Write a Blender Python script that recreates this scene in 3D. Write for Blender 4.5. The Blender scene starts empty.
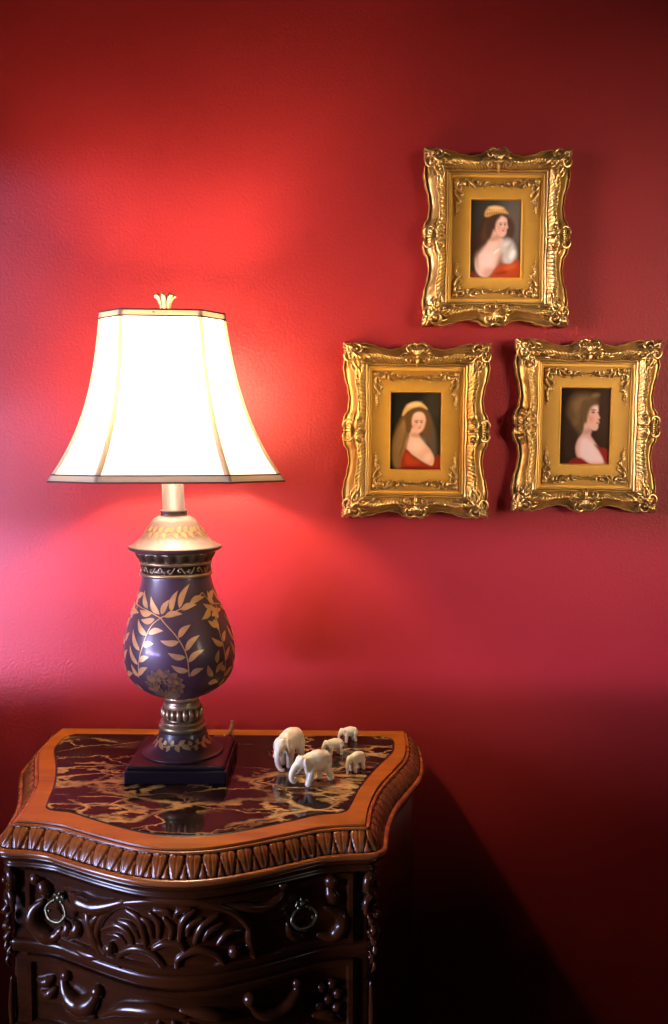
import bpy, bmesh, math, random
import numpy as np
from mathutils import Vector, Matrix
random.seed(7)
COL = bpy.context.scene.collection
PI = math.pi

# ------------------------------------------------------------------ helpers
def link(name, bm, mats, parent=None, smooth=True, loc=(0, 0, 0), kind=None):
    me = bpy.data.meshes.new(name)
    bm.normal_update()
    bm.to_mesh(me); bm.free()
    if smooth:
        for p in me.polygons: p.use_smooth = True
    if not isinstance(mats, (list, tuple)): mats = [mats]
    for m in mats: me.materials.append(m)
    o = bpy.data.objects.new(name, me); COL.objects.link(o)
    o.location = loc
    if parent is not None: o.parent = parent
    if kind: o['kind'] = kind
    return o

def thing(name, label, cat, loc=(0, 0, 0), rot=(0, 0, 0), group=None):
    o = bpy.data.objects.new(name, None); COL.objects.link(o)
    o.empty_display_size = .05
    o.location = loc; o.rotation_euler = rot
    o['label'] = label; o['category'] = cat
    if group: o['group'] = group
    return o

def closed_curve(P, n=4):
    k = len(P); Q = [Vector(P[i % k]) for i in range(-1, k + 2)]
    return catmull(Q, n)[n:-n]

def catmull(P, n=6):
    P = [Vector(p) for p in P]
    if len(P) < 3:
        return [P[0].lerp(P[-1], i / n) for i in range(n + 1)]
    out = []
    for i in range(len(P) - 1):
        a = P[i - 1] if i else P[0] * 2 - P[1]
        b, c = P[i], P[i + 1]
        d = P[i + 2] if i + 2 < len(P) else P[-1] * 2 - P[-2]
        for k in range(n):
            t = k / n
            out.append(.5 * ((2 * b) + (c - a) * t + (2 * a - 5 * b + 4 * c - d) * t * t + (3 * b - a - 3 * c + d) * t ** 3))
    out.append(P[-1].copy())
    return out

def tube(bm, pts, radii, seg=8, sub=5, closed=False, mat=0):
    """tapered tube through pts (Vectors); radii a number or a list along it"""
    P = catmull(pts, sub) if sub > 1 else [Vector(p) for p in pts]
    n = len(P)
    def rad(i):
        if isinstance(radii, (int, float)): return radii
        x = i / (n - 1) * (len(radii) - 1); k = min(int(x), len(radii) - 2); f = x - k
        return radii[k] * (1 - f) + radii[k + 1] * f
    T = []
    for i in range(n):
        t = P[min(i + 1, n - 1)] - P[max(i - 1, 0)]
        T.append(t.normalized() if t.length > 1e-9 else Vector((0, 0, 1)))
    up = Vector((0, 0, 1)) if abs(T[0].z) < .9 else Vector((1, 0, 0))
    N = (up - T[0] * up.dot(T[0])).normalized()
    rings = []
    def ring(c, r, t, nn):
        b = t.cross(nn)
        return [bm.verts.new(c + (nn * math.cos(2 * PI * k / seg) + b * math.sin(2 * PI * k / seg)) * r) for k in range(seg)]
    frames = []
    for i in range(n):
        N = (N - T[i] * N.dot(T[i]))
        N = N.normalized() if N.length > 1e-6 else T[i].orthogonal().normalized()
        frames.append(N.copy())
    r0, r1 = rad(0), rad(n - 1)
    rings.append(ring(P[0] - T[0] * r0 * .55, r0 * .55, T[0], frames[0]))
    for i in range(n): rings.append(ring(P[i], rad(i), T[i], frames[i]))
    rings.append(ring(P[-1] + T[-1] * r1 * .55, r1 * .55, T[-1], frames[-1]))
    fs = []
    for a, b in zip(rings, rings[1:]):
        for k in range(seg):
            fs.append(bm.faces.new((a[k], a[(k + 1) % seg], b[(k + 1) % seg], b[k])))
    fs.append(bm.faces.new(rings[0][::-1])); fs.append(bm.faces.new(rings[-1]))
    for f in fs: f.material_index = mat

def ball(bm, c, r, scale=(1, 1, 1), rot=None, u=12, v=8, mat=0):
    M = Matrix.Translation(Vector(c))
    if rot is not None: M = M @ rot
    M = M @ Matrix.Diagonal((r * scale[0], r * scale[1], r * scale[2], 1))
    g = bmesh.ops.create_uvsphere(bm, u_segments=u, v_segments=v, radius=1, matrix=M)
    for vv in g['verts']:
        for f in vv.link_faces: f.material_index = mat

def lathe(bm, prof, seg=48, flute=None, cap=False, mat=0):
    """prof: list of (radius, z); flute(theta, i) scales the radius"""
    rings = []
    for i, (r, z) in enumerate(prof):
        row = []
        for k in range(seg):
            th = 2 * PI * k / seg
            rr = r * (flute(th, i) if flute else 1)
            row.append(bm.verts.new((rr * math.cos(th), rr * math.sin(th), z)))
        rings.append(row)
    fs = []
    for a, b in zip(rings, rings[1:]):
        for k in range(seg):
            fs.append(bm.faces.new((a[k], b[k], b[(k + 1) % seg], a[(k + 1) % seg])))
    if cap:
        fs.append(bm.faces.new(rings[0])); fs.append(bm.faces.new(rings[-1][::-1]))
    for f in fs: f.material_index = mat

def box(bm, x0, x1, y0, y1, z0, z1, bev=0, seg=2):
    g = bmesh.ops.create_cube(bm, size=1, matrix=Matrix.Translation(((x0 + x1) / 2, (y0 + y1) / 2, (z0 + z1) / 2)) @ Matrix.Diagonal((x1 - x0, y1 - y0, z1 - z0, 1)))
    if bev:
        es = list({e for v in g['verts'] for e in v.link_edges})
        bmesh.ops.bevel(bm, geom=es, offset=bev, segments=seg, affect='EDGES', profile=.5)

# ------------------------------------------------------------------ materials
def new_mat(name):
    m = bpy.data.materials.new(name); m.use_nodes = True
    nt = m.node_tree; nt.nodes.clear()
    out = nt.nodes.new('ShaderNodeOutputMaterial')
    b = nt.nodes.new('ShaderNodeBsdfPrincipled')
    nt.links.new(b.outputs[0], out.inputs[0])
    return m, nt, b, out
def N(nt, t, **kw):
    n = nt.nodes.new(t)
    for k, v in kw.items():
        if k in n.inputs: n.inputs[k].default_value = v
        else: setattr(n, k, v)
    return n
def coords(nt, scale=(1, 1, 1), src='Object'):
    tc = nt.nodes.new('ShaderNodeTexCoord'); mp = nt.nodes.new('ShaderNodeMapping')
    mp.inputs['Scale'].default_value = scale
    nt.links.new(tc.outputs[src], mp.inputs[0]); return mp.outputs[0]
def ramp(nt, fac, stops, interp='LINEAR'):
    r = nt.nodes.new('ShaderNodeValToRGB'); r.color_ramp.interpolation = interp
    e = r.color_ramp.elements
    while len(e) < len(stops): e.new(.5)
    for x, (p, c) in zip(e, stops): x.position = p; x.color = (*c, 1)
    nt.links.new(fac, r.inputs[0]); return r.outputs[0]
def mix(nt, fac, a, b):
    m = nt.nodes.new('ShaderNodeMix'); m.data_type = 'RGBA'
    for v, i in ((fac, 0), (a, 6), (b, 7)):
        if isinstance(v, (int, float)): m.inputs[i].default_value = v
        elif isinstance(v, tuple): m.inputs[i].default_value = (*v, 1)
        else: nt.links.new(v, m.inputs[i])
    return m.outputs[2]
def bump(nt, b, h, strength, dist):
    n = nt.nodes.new('ShaderNodeBump'); n.inputs['Strength'].default_value = strength; n.inputs['Distance'].default_value = dist
    nt.links.new(h, n.inputs['Height']); nt.links.new(n.outputs[0], b.inputs['Normal'])

def mat_wall():
    m, nt, b, _ = new_mat('red_wall_paint')
    c = coords(nt)
    n1 = N(nt, 'ShaderNodeTexNoise', Scale=210.0, Detail=2.5, Roughness=.5); nt.links.new(c, n1.inputs[0])
    n2 = N(nt, 'ShaderNodeTexNoise', Scale=3.0, Detail=2.0); nt.links.new(c, n2.inputs[0])
    col = ramp(nt, n2.outputs[0], [(.3, WALL_A), (.7, WALL_B)])
    nt.links.new(col, b.inputs['Base Color'])
    b.inputs['Roughness'].default_value = .42
    b.inputs['Specular IOR Level'].default_value = .34
    bump(nt, b, n1.outputs[0], .5, .0013)
    return m
def mat_wood(name, dark, light, rough=.25, stretch=(4, 30, 30), coat=.4):
    m, nt, b, _ = new_mat(name)
    c = coords(nt, stretch)
    n = N(nt, 'ShaderNodeTexNoise', Scale=1.6, Detail=6.0, Roughness=.6, Distortion=.6); nt.links.new(c, n.inputs[0])
    nt.links.new(ramp(nt, n.outputs[0], [(.3, dark), (.7, light)]), b.inputs['Base Color'])
    b.inputs['Roughness'].default_value = rough
    b.inputs['Coat Weight'].default_value = coat; b.inputs['Coat Roughness'].default_value = .12
    bump(nt, b, n.outputs[0], .08, .001)
    return m
def mat_carved_wood(name, dark, light, groove, rough=.25):
    """carved wood with its colour darkened in the hollows"""
    m = mat_wood(name, dark, light, rough)
    nt = m.node_tree; b = [x for x in nt.nodes if x.type == 'BSDF_PRINCIPLED'][0]
    src = b.inputs['Base Color'].links[0].from_socket
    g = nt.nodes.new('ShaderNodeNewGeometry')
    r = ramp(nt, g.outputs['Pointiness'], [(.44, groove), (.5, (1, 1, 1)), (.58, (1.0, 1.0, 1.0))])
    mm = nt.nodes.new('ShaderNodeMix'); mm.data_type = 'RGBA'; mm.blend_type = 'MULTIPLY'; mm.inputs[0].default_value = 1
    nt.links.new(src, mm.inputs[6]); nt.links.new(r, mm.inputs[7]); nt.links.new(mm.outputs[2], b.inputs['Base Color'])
    return m
def mat_gold(name, base, dark, metal, rough, point=(.45, .53)):
    m, nt, b, _ = new_mat(name)
    g = nt.nodes.new('ShaderNodeNewGeometry')
    c = coords(nt)
    n = N(nt, 'ShaderNodeTexNoise', Scale=60.0, Detail=4.0); nt.links.new(c, n.inputs[0])
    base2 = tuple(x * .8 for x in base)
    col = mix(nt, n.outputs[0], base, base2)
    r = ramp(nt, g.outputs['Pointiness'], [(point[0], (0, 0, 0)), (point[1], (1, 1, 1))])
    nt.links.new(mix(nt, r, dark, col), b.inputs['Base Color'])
    b.inputs['Metallic'].default_value = metal; b.inputs['Roughness'].default_value = rough
    bump(nt, b, n.outputs[0], .12, .001)
    return m
def mat_plain(name, col, rough=.5, metal=0, coat=0, noise=.12, scale=40.0, spec=.5):
    m, nt, b, _ = new_mat(name)
    c = coords(nt)
    n = N(nt, 'ShaderNodeTexNoise', Scale=scale, Detail=3.0); nt.links.new(c, n.inputs[0])
    nt.links.new(mix(nt, n.outputs[0], tuple(x * (1 - noise) for x in col), tuple(min(1, x * (1 + noise)) for x in col)), b.inputs['Base Color'])
    b.inputs['Roughness'].default_value = rough; b.inputs['Metallic'].default_value = metal
    b.inputs['Coat Weight'].default_value = coat; b.inputs['Coat Roughness'].default_value = .15
    b.inputs['Specular IOR Level'].default_value = spec
    return m
def mat_marble():
    m, nt, b, _ = new_mat('dark_veined_marble')
    c = coords(nt, (1, 1.7, 1))
    w = N(nt, 'ShaderNodeTexNoise', Scale=7.0, Detail=5.0, Roughness=.6); nt.links.new(c, w.inputs[0])
    sub = N(nt, 'ShaderNodeVectorMath', operation='SUBTRACT'); nt.links.new(w.outputs['Color'], sub.inputs[0]); sub.inputs[1].default_value = (.5, .5, .5)
    sc = N(nt, 'ShaderNodeVectorMath', operation='SCALE'); nt.links.new(sub.outputs[0], sc.inputs[0]); sc.inputs['Scale'].default_value = .16
    ad = N(nt, 'ShaderNodeVectorMath', operation='ADD'); nt.links.new(c, ad.inputs[0]); nt.links.new(sc.outputs[0], ad.inputs[1])
    def veins(scale, width, mask_scale, m0, m1, seed):
        of = N(nt, 'ShaderNodeVectorMath', operation='ADD'); nt.links.new(ad.outputs[0], of.inputs[0]); of.inputs[1].default_value = (seed, seed * .7, 0)
        v = N(nt, 'ShaderNodeTexVoronoi', Scale=scale, feature='DISTANCE_TO_EDGE'); nt.links.new(of.outputs[0], v.inputs['Vector'])
        line = ramp(nt, v.outputs[0], [(0, (1, 1, 1)), (width * .35, (.75, .75, .75)), (width, (0, 0, 0))])
        k = N(nt, 'ShaderNodeTexNoise', Scale=mask_scale, Detail=2.0); nt.links.new(of.outputs[0], k.inputs[0])
        mk = ramp(nt, k.outputs[0], [(m0, (0, 0, 0)), (m1, (1, 1, 1))])
        mu = N(nt, 'ShaderNodeMath', operation='MULTIPLY'); nt.links.new(line, mu.inputs[0]); nt.links.new(mk, mu.inputs[1])
        return mu.outputs[0]
    a = veins(5.5, .055, 5.5, .45, .60, 3.1)
    d = veins(15.0, .085, 5.5, .50, .62, 3.1)
    f = veins(9.0, .022, 5.0, .38, .62, 9.7)
    mx = N(nt, 'ShaderNodeMath', operation='MAXIMUM'); nt.links.new(a, mx.inputs[0]); nt.links.new(d, mx.inputs[1])
    mx2 = N(nt, 'ShaderNodeMath', operation='MAXIMUM'); nt.links.new(mx.outputs[0], mx2.inputs[0]); nt.links.new(f, mx2.inputs[1])
    cl = N(nt, 'ShaderNodeTexNoise', Scale=12.0, Detail=4.0, Distortion=1.0); nt.links.new(c, cl.inputs[0])
    base = ramp(nt, cl.outputs[0], [(.35, (.008, .004, .004)), (.62, (.022, .009, .008)), (.8, (.075, .045, .032))])
    nt.links.new(mix(nt, mx2.outputs[0], base, (.46, .27, .10)), b.inputs['Base Color'])
    b.inputs['Roughness'].default_value = .07
    b.inputs['Specular IOR Level'].default_value = .15
    return m
def mat_shade():
    m, nt, b, out = new_mat('cream_shade_fabric')
    c = coords(nt, (1, 1, 1))
    n = N(nt, 'ShaderNodeTexNoise', Scale=400.0, Detail=2.0); nt.links.new(c, n.inputs[0])
    col = mix(nt, n.outputs[0], (.93, .88, .78), (.98, .95, .88))
    t = nt.nodes.new('ShaderNodeBsdfTranslucent'); d = nt.nodes.new('ShaderNodeBsdfDiffuse')
    nt.links.new(col, t.inputs[0]); nt.links.new(col, d.inputs[0])
    mx = nt.nodes.new('ShaderNodeMixShader'); mx.inputs[0].default_value = .5
    nt.links.new(d.outputs[0], mx.inputs[1]); nt.links.new(t.outputs[0], mx.inputs[2])
    nt.links.new(mx.outputs[0], out.inputs[0]); nt.nodes.remove(b)
    return m
def mat_paint():
    m, nt, b, _ = new_mat('painted_porcelain')
    a = nt.nodes.new('ShaderNodeAttribute'); a.attribute_name = 'Col'
    nt.links.new(a.outputs['Color'], b.inputs['Base Color'])
    b.inputs['Roughness'].default_value = .25
    b.inputs['Specular IOR Level'].default_value = .12
    return m

WALL_A, WALL_B = (.27, .0150, .0155), (.31, .0185, .0185)
M_WALL = mat_wall()
M_TOP = mat_wood('orange_brown_wood', (.22, .055, .006), (.40, .115, .011), .34, (5, 34, 30), .08)
M_FRIEZE = mat_carved_wood('carved_edge_wood', (.19, .048, .009), (.38, .105, .020), (.04, .02, .012), .27)
M_BODY = mat_wood('dark_brown_wood', (.028, .0062, .0015), (.068, .0160, .003), .26, (6, 6, 30), .2)  # the top's wood again, its colour darkened because the body stands unlit
M_CARVE = mat_carved_wood('carved_dark_wood', (.042, .010, .003), (.088, .021, .005), (.08, .05, .04), .25)
M_MARBLE = mat_marble()
M_BRASS = mat_gold('tarnished_brass', (.22, .20, .11), (.02, .025, .018), .85, .32)
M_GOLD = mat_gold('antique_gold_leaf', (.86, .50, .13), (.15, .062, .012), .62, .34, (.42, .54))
M_GOLDMAT = mat_gold('satin_gold_panel', (.95, .50, .065), (.26, .10, .012), .25, .42, (.38, .50))
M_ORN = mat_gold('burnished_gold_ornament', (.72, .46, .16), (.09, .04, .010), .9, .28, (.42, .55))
M_IVORY = mat_plain('ivory', (.95, .83, .62), .32, coat=.2, noise=.1, scale=90)
M_TUSK = mat_plain('pale_ivory', (.86, .76, .58), .3, noise=.06)
M_LAMP = mat_plain('plum_brown_lacquer', (.045, .019, .024), .48, coat=.3, noise=.25, scale=25)
M_BASE = mat_plain('black_plum_lacquer', (.010, .005, .009), .36, coat=.12, noise=.15, spec=.3)
M_LEAFGOLD = mat_plain('gold_leaf_paint', (.55, .31, .11), .40, metal=.45, noise=.5, scale=70)
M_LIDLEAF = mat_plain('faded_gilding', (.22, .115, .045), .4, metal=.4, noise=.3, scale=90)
M_FLUTE = mat_gold('dark_gilding', (.16, .12, .06), (.008, .006, .004), .7, .35, (.44, .54))  # dark base colour, nearly black in the hollows
M_DARKGOLD = mat_gold('bronzed_gilding', (.40, .30, .15), (.02, .012, .008), .75, .33)
M_LID = mat_plain('champagne_bronze', (.105, .056, .045), .42, metal=.2, noise=.18, scale=30)
M_NECK = mat_plain('rose_bronze', (.030, .012, .011), .5, metal=.1, noise=.12)
M_SHADE = mat_shade()
M_TRIM = mat_shade()
M_TRIM.name = 'beige_ribbon'
for _n in M_TRIM.node_tree.nodes:
    if _n.type == 'MIX_SHADER': _n.inputs[0].default_value = .42
    if _n.type == 'MIX':
        _n.inputs[6].default_value = (.70, .60, .47, 1); _n.inputs[7].default_value = (.78, .68, .54, 1)
M_SEAM = M_TRIM.copy(); M_SEAM.name = 'translucent_seam_ribbon'
for _n in M_SEAM.node_tree.nodes:
    if _n.type == 'MIX_SHADER': _n.inputs[0].default_value = .5
M_PIPE = mat_plain('dark_plum_piping', (.10, .03, .045), .6, noise=.1)
M_FINIAL = mat_gold('pale_gold_finial', (.34, .26, .15), (.06, .035, .015), .7, .32)
M_CORD = mat_plain('brown_cord', (.16, .075, .03), .45, noise=.2)
M_PAINT = mat_paint()
M_FLOOR = mat_wood('floorboards', (.05, .022, .012), (.10, .045, .022), .4, (2, 14, 14))
M_BASEB = mat_plain('white_trim_paint', (.62, .58, .52), .4, noise=.05)
# ------------------------------------------------------------------ the room
bm = bmesh.new(); box(bm, -1.9, 2.3, 0, .1, 0, 2.6); link('wall_back', bm, M_WALL, smooth=False, kind='structure')
bm = bmesh.new(); box(bm, -1.9, 2.3, -3.2, .1, -.05, 0); link('floor', bm, M_FLOOR, smooth=False, kind='structure')
bm = bmesh.new(); box(bm, -1.9, 2.3, -.0155, -.0005, .001, .10, .004); link('baseboard_back', bm, M_BASEB, smooth=False, kind='structure')

# ------------------------------------------------------------------ the chest
TOPZ = .80
chest = thing('chest_of_drawers', 'carved dark brown wooden chest of drawers with dark veined marble top, against the red wall', 'chest',
              (-.171, -.0115, 0), (0, 0, math.radians(-1.5)))
SIDE = [(.287, .002), (.287, .07), (.281, .13), (.263, .185), (.238, .257), (.2245, .326), (.2195, .384)]      # (half width, depth) from the wall
FRONT = [(.2195, .384), (.19, .387), (.16, .395), (.13, .411), (.085, .435), (.04, .454), (0, .460)]
def half_outline(side, front, nside=30, nfront=34):
    """right half: list of (x, depth, nx, nd); the front corner opens into a fan of normals"""
    a = [Vector((p[0], p[1], 0)) for p in side]; b = [Vector((p[0], p[1], 0)) for p in front]
    ca = catmull(a, 8); cb = catmull([*b, Vector((-.04, b[-2].y, 0))], 8)[:-8]
    def resample(P, n):
        L = [0]
        for p, q in zip(P, P[1:]): L.append(L[-1] + (q - p).length)
        out = []; j = 0
        for i in range(n + 1):
            s = L[-1] * i / n
            while j < len(P) - 2 and L[j + 1] < s: j += 1
            f = (s - L[j]) / max(1e-9, L[j + 1] - L[j]); out.append(P[j].lerp(P[j + 1], min(1, f)))
        return out
    A, B = resample(ca, nside), resample(cb, nfront)
    def normals(P):
        o = []
        for i in range(len(P)):
            t = (P[min(i + 1, len(P) - 1)] - P[max(i - 1, 0)]).normalized()
            o.append(Vector((t.y, -t.x, 0)))        # travelling wall -> front on the right side, outward is +x
        return o
    nA, nB = normals(A), normals(B)
    nB[-1] = Vector((0, 1, 0)); nA[0] = Vector((1, 0, 0))
    # smooth normals a little so that offsets stay even
    out = [(p.x, p.y, n.x, n.y) for p, n in zip(A[:-1], nA[:-1])]
    a0 = math.atan2(nA[-1].y, nA[-1].x); a1 = math.atan2(nB[0].y, nB[0].x)
    for k in range(9):
        th = a0 + (a1 - a0) * k / 8
        out.append((A[-1].x, A[-1].y, math.cos(th), math.sin(th)))
    out += [(p.x, p.y, n.x, n.y) for p, n in zip(B[1:], nB[1:])]
    return out
def full_outline(h):
    return h + [(-x, d, -nx, nd) for x, d, nx, nd in reversed(h[:-1])]
OUT = full_outline(half_outline(SIDE, FRONT, 60, 66))
def off(o, z, P=OUT):
    return [Vector((x + nx * o, -(d + nd * o), z)) for x, d, nx, nd in P]
def sweep(bm, rows, back=True, cap_top=False, cap_bot=False):
    R = []
    for row in rows: R.append([bm.verts.new(p) for p in row])
    for a, b in zip(R, R[1:]):
        for k in range(len(a) - 1): bm.faces.new((a[k], b[k], b[k + 1], a[k + 1]))
        if back: bm.faces.new((a[-1], b[-1], b[0], a[0]))
    if cap_top: bm.faces.new(R[0])
    if cap_bot: bm.faces.new(R[-1][::-1])
    bmesh.ops.recalc_face_normals(bm, faces=bm.faces[:])
    return R

# flat wooden top board with the small stepped edge
bm = bmesh.new()
sweep(bm, [off(0, TOPZ), off(.0004, TOPZ - .0022), off(-.002, TOPZ - .004), off(-.004, TOPZ - .030)], cap_top=True, cap_bot=True)
top = link('top_board', bm, M_TOP, chest, smooth=False)
# carved leaf edge: samples resampled evenly along the widest line so that the leaves keep one width
mid = off(.016, 0); L = [0]
for p, q in zip(mid, mid[1:]): L.append(L[-1] + (q - p).length)
def dense(n):
    out = []; j = 0
    for i in range(n + 1):
        s = L[-1] * i / n
        while j < len(L) - 2 and L[j + 1] < s: j += 1
        f = (s - L[j]) / max(1e-9, L[j + 1] - L[j])
        a, b = OUT[j], OUT[j + 1]
        x, d, nx, nd = [u + (v - u) * f for u, v in zip(a, b)]
        l = math.hypot(nx, nd); out.append((x, d, nx / l, nd / l, s))
    return out
NLEAF = 63
DN = dense(NLEAF * 14)
prof = [(-.003, -.003), (.0005, -.0035), (.003, -.0022), (.0052, -.0022), (.0068, -.0040)]
BAND = [(.0068 + (.0232 - .0068) * q ** .9, -.0040 - .0225 * q ** 1.05) for q in [i / 13 for i in range(14)]]
rows = []
for o, dz in prof: rows.append([Vector((x + nx * o, -(d + nd * o), TOPZ + dz)) for x, d, nx, nd, s in DN])
for qi, (o, dz) in enumerate(BAND):
    q = qi / 13; row = []
    for x, d, nx, nd, s in DN:
        u = (s / L[-1] * NLEAF) % 1 * 2 - 1
        w = .93 * (1 - 1.05 * max(0, q - .22) ** 1.5) * min(1, (q + .04) / .16) ** .5
        h = 0
        if abs(u) < w:
            h = .78 * (1 - (abs(u) / w) ** 2.4) ** .7 + .34 * math.exp(-((abs(u) - .80 * w) / .10) ** 2)
            h -= .26 * math.exp(-(u / .09) ** 2) * (q < .92)
        v = 1 - abs(u)                                   # small dart between two leaves
        wd = .9 * max(0, q - .42)
        if v < wd: h = max(h, .75 * (1 - (v / wd) ** 2) ** .7)
        h *= math.sin(PI * min(1, max(0, (q * .96 + .04)))) ** .35 if q < .97 else .3
        e = .0046 * (h - .55)
        row.append(Vector((x + nx * (o + e * .80), -(d + nd * (o + e * .80)), TOPZ + dz + e * .6)))
    rows.append(row)
for o, dz in [(.0245, -.0265), (.0275, -.0272), (.0292, -.0296), (.0290, -.0325), (.0270, -.0340), (.020, -.0345)]:
    rows.append([Vector((x + nx * o, -(d + nd * o), TOPZ + dz)) for x, d, nx, nd, s in DN])
bm = bmesh.new(); sweep(bm, rows, back=True)
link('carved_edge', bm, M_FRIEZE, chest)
bm = bmesh.new()
sweep(bm, [off(o, TOPZ + dz) for o, dz in [(.016, -.0335), (.0250, -.0345), (.0262, -.0365), (.0255, -.0390), (.0215, -.0410), (.0165, -.0430), (.0145, -.0465), (.0155, -.0490), (.0175, -.0505), (.0170, -.0530), (.0120, -.0545), (.004, -.0550)]])
link('cornice_moulding', bm, M_BODY, chest)
# marble inset
MS = [(.255, .036), (.266, .05), (.267, .08), (.262, .115), (.236, .183), (.213, .258), (.203, .308), (.197, .338)]
MF = [(.197, .338), (.188, .349), (.158, .357), (.13, .374), (.085, .400), (.04, .420), (0, .426)]
MO = full_outline(half_outline(MS, MF, 30, 30))
bm = bmesh.new()
sweep(bm, [off(-.0012, TOPZ + .0016, MO), off(0, TOPZ + .0006, MO), off(0, TOPZ - .003, MO)], cap_top=True, cap_bot=True)
link('marble_inset', bm, M_MARBLE, chest, smooth=False)
bm = bmesh.new()
sweep(bm, [off(-.0005, TOPZ + .0006, MO), off(.0016, TOPZ + .0009, MO), off(.0028, TOPZ - .001, MO)], back=True)
link('inset_border', bm, M_BASE, chest)
# carcass, with a slow bombe swell lower down
bm = bmesh.new()
rows = []
for o, dz in [(.006, -.0505), (.006, -.145), (.007, -.150), (.007, -.26), (.009, -.36), (.012, -.46), (.010, -.56), (.004, -.62)]:
    rows.append([p + Vector(((.010 if p.x > 0 else -.010) * max(0, 1 - abs(p.y) / .16) ** .5, 0, 0)) for p in off(o, TOPZ + dz)])
sweep(bm, rows, cap_top=True, cap_bot=True)
carcass = link('carcass', bm, M_BODY, chest)
def bead(name, dz, r, o0, front=True):
    bm = bmesh.new(); rows = []
    for k in range(9):
        a = PI * k / 8
        o = o0 + r * math.sin(a); z = TOPZ + dz + r * 1.5 * math.cos(a)
        # grooved into two ridges
        o -= .28 * r * math.exp(-((k - 4) / .9) ** 2)
        rows.append(off(o, z)[52:-52] if front else off(o, z))
    sweep(bm, rows); return link(name, bm, M_BODY, chest)
bead('drawer_rail', -.1570, .0058, .008)
bead('drawer_rail', -.2710, .0075, .008)
bead('base_moulding', -.60, .014, .004, False)

FX = [(x, d, nx, nd) for x, d, nx, nd in OUT]
def front_at(u, o):
    """point on the serpentine front at half-width position u, pushed out by o; and its normal"""
    best = None
    for a, b in zip(FX, FX[1:]):
        if a[1] > .3835 and b[1] > .3835 and (a[0] - u) * (b[0] - u) <= 0 and abs(a[0] - b[0]) > 1e-7:
            f = (u - a[0]) / (b[0] - a[0])
            d = a[1] + (b[1] - a[1]) * f; nx = a[2] + (b[2] - a[2]) * f; nd = a[3] + (b[3] - a[3]) * f
            best = (d, nx, nd)
    d, nx, nd = best
    return Vector((u + nx * o, -(d + nd * o), 0)), Vector((nx, -nd, 0)).normalized()
def drawer_front(z0, z1, parent, arch):
    """front panel with raised border following the serpentine"""
    bm = bmesh.new(); U = [-.205 + .41 * i / 60 for i in range(61)]
    prof = [(0.0, .004, 0), (0.0, .0125, 0), (.0012, .0145, 0), (.007, .0145, 0), (.0085, .0125, 0), (.010, .0095, 0)]
    rings = []
    for ins, o, _ in prof:
        row = []
        Ui = [-.205 + ins + (.41 - 2 * ins) * i / 60 for i in range(61)]
        for u in Ui: p, n = front_at(u, o); p.z = z0 + ins; row.append(bm.verts.new(p))
        for j in range(1, 8):
            p, n = front_at(Ui[-1], o); p.z = z0 + ins + (z1 - z0 - 2 * ins) * j / 8; row.append(bm.verts.new(p))
        for u in reversed(Ui): p, n = front_at(u, o); p.z = z1 - ins; row.append(bm.verts.new(p))
        for j in range(7, 0, -1):
            p, n = front_at(Ui[0], o); p.z = z0 + ins + (z1 - z0 - 2 * ins) * j / 8; row.append(bm.verts.new(p))
        rings.append(row)
    for a, b in zip(rings, rings[1:]):
        m = len(a)
        for k in range(m): bm.faces.new((a[k], a[(k + 1) % m], b[(k + 1) % m], b[k]))
    last = rings[-1]; bot = last[:61]; toprow = last[68:129][::-1]
    for k in range(60): bm.faces.new((bot[k], bot[k + 1], toprow[k + 1], toprow[k]))
    bmesh.ops.recalc_face_normals(bm, faces=bm.faces[:])
    return link('drawer', bm, M_BODY, parent, smooth=False)
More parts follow.
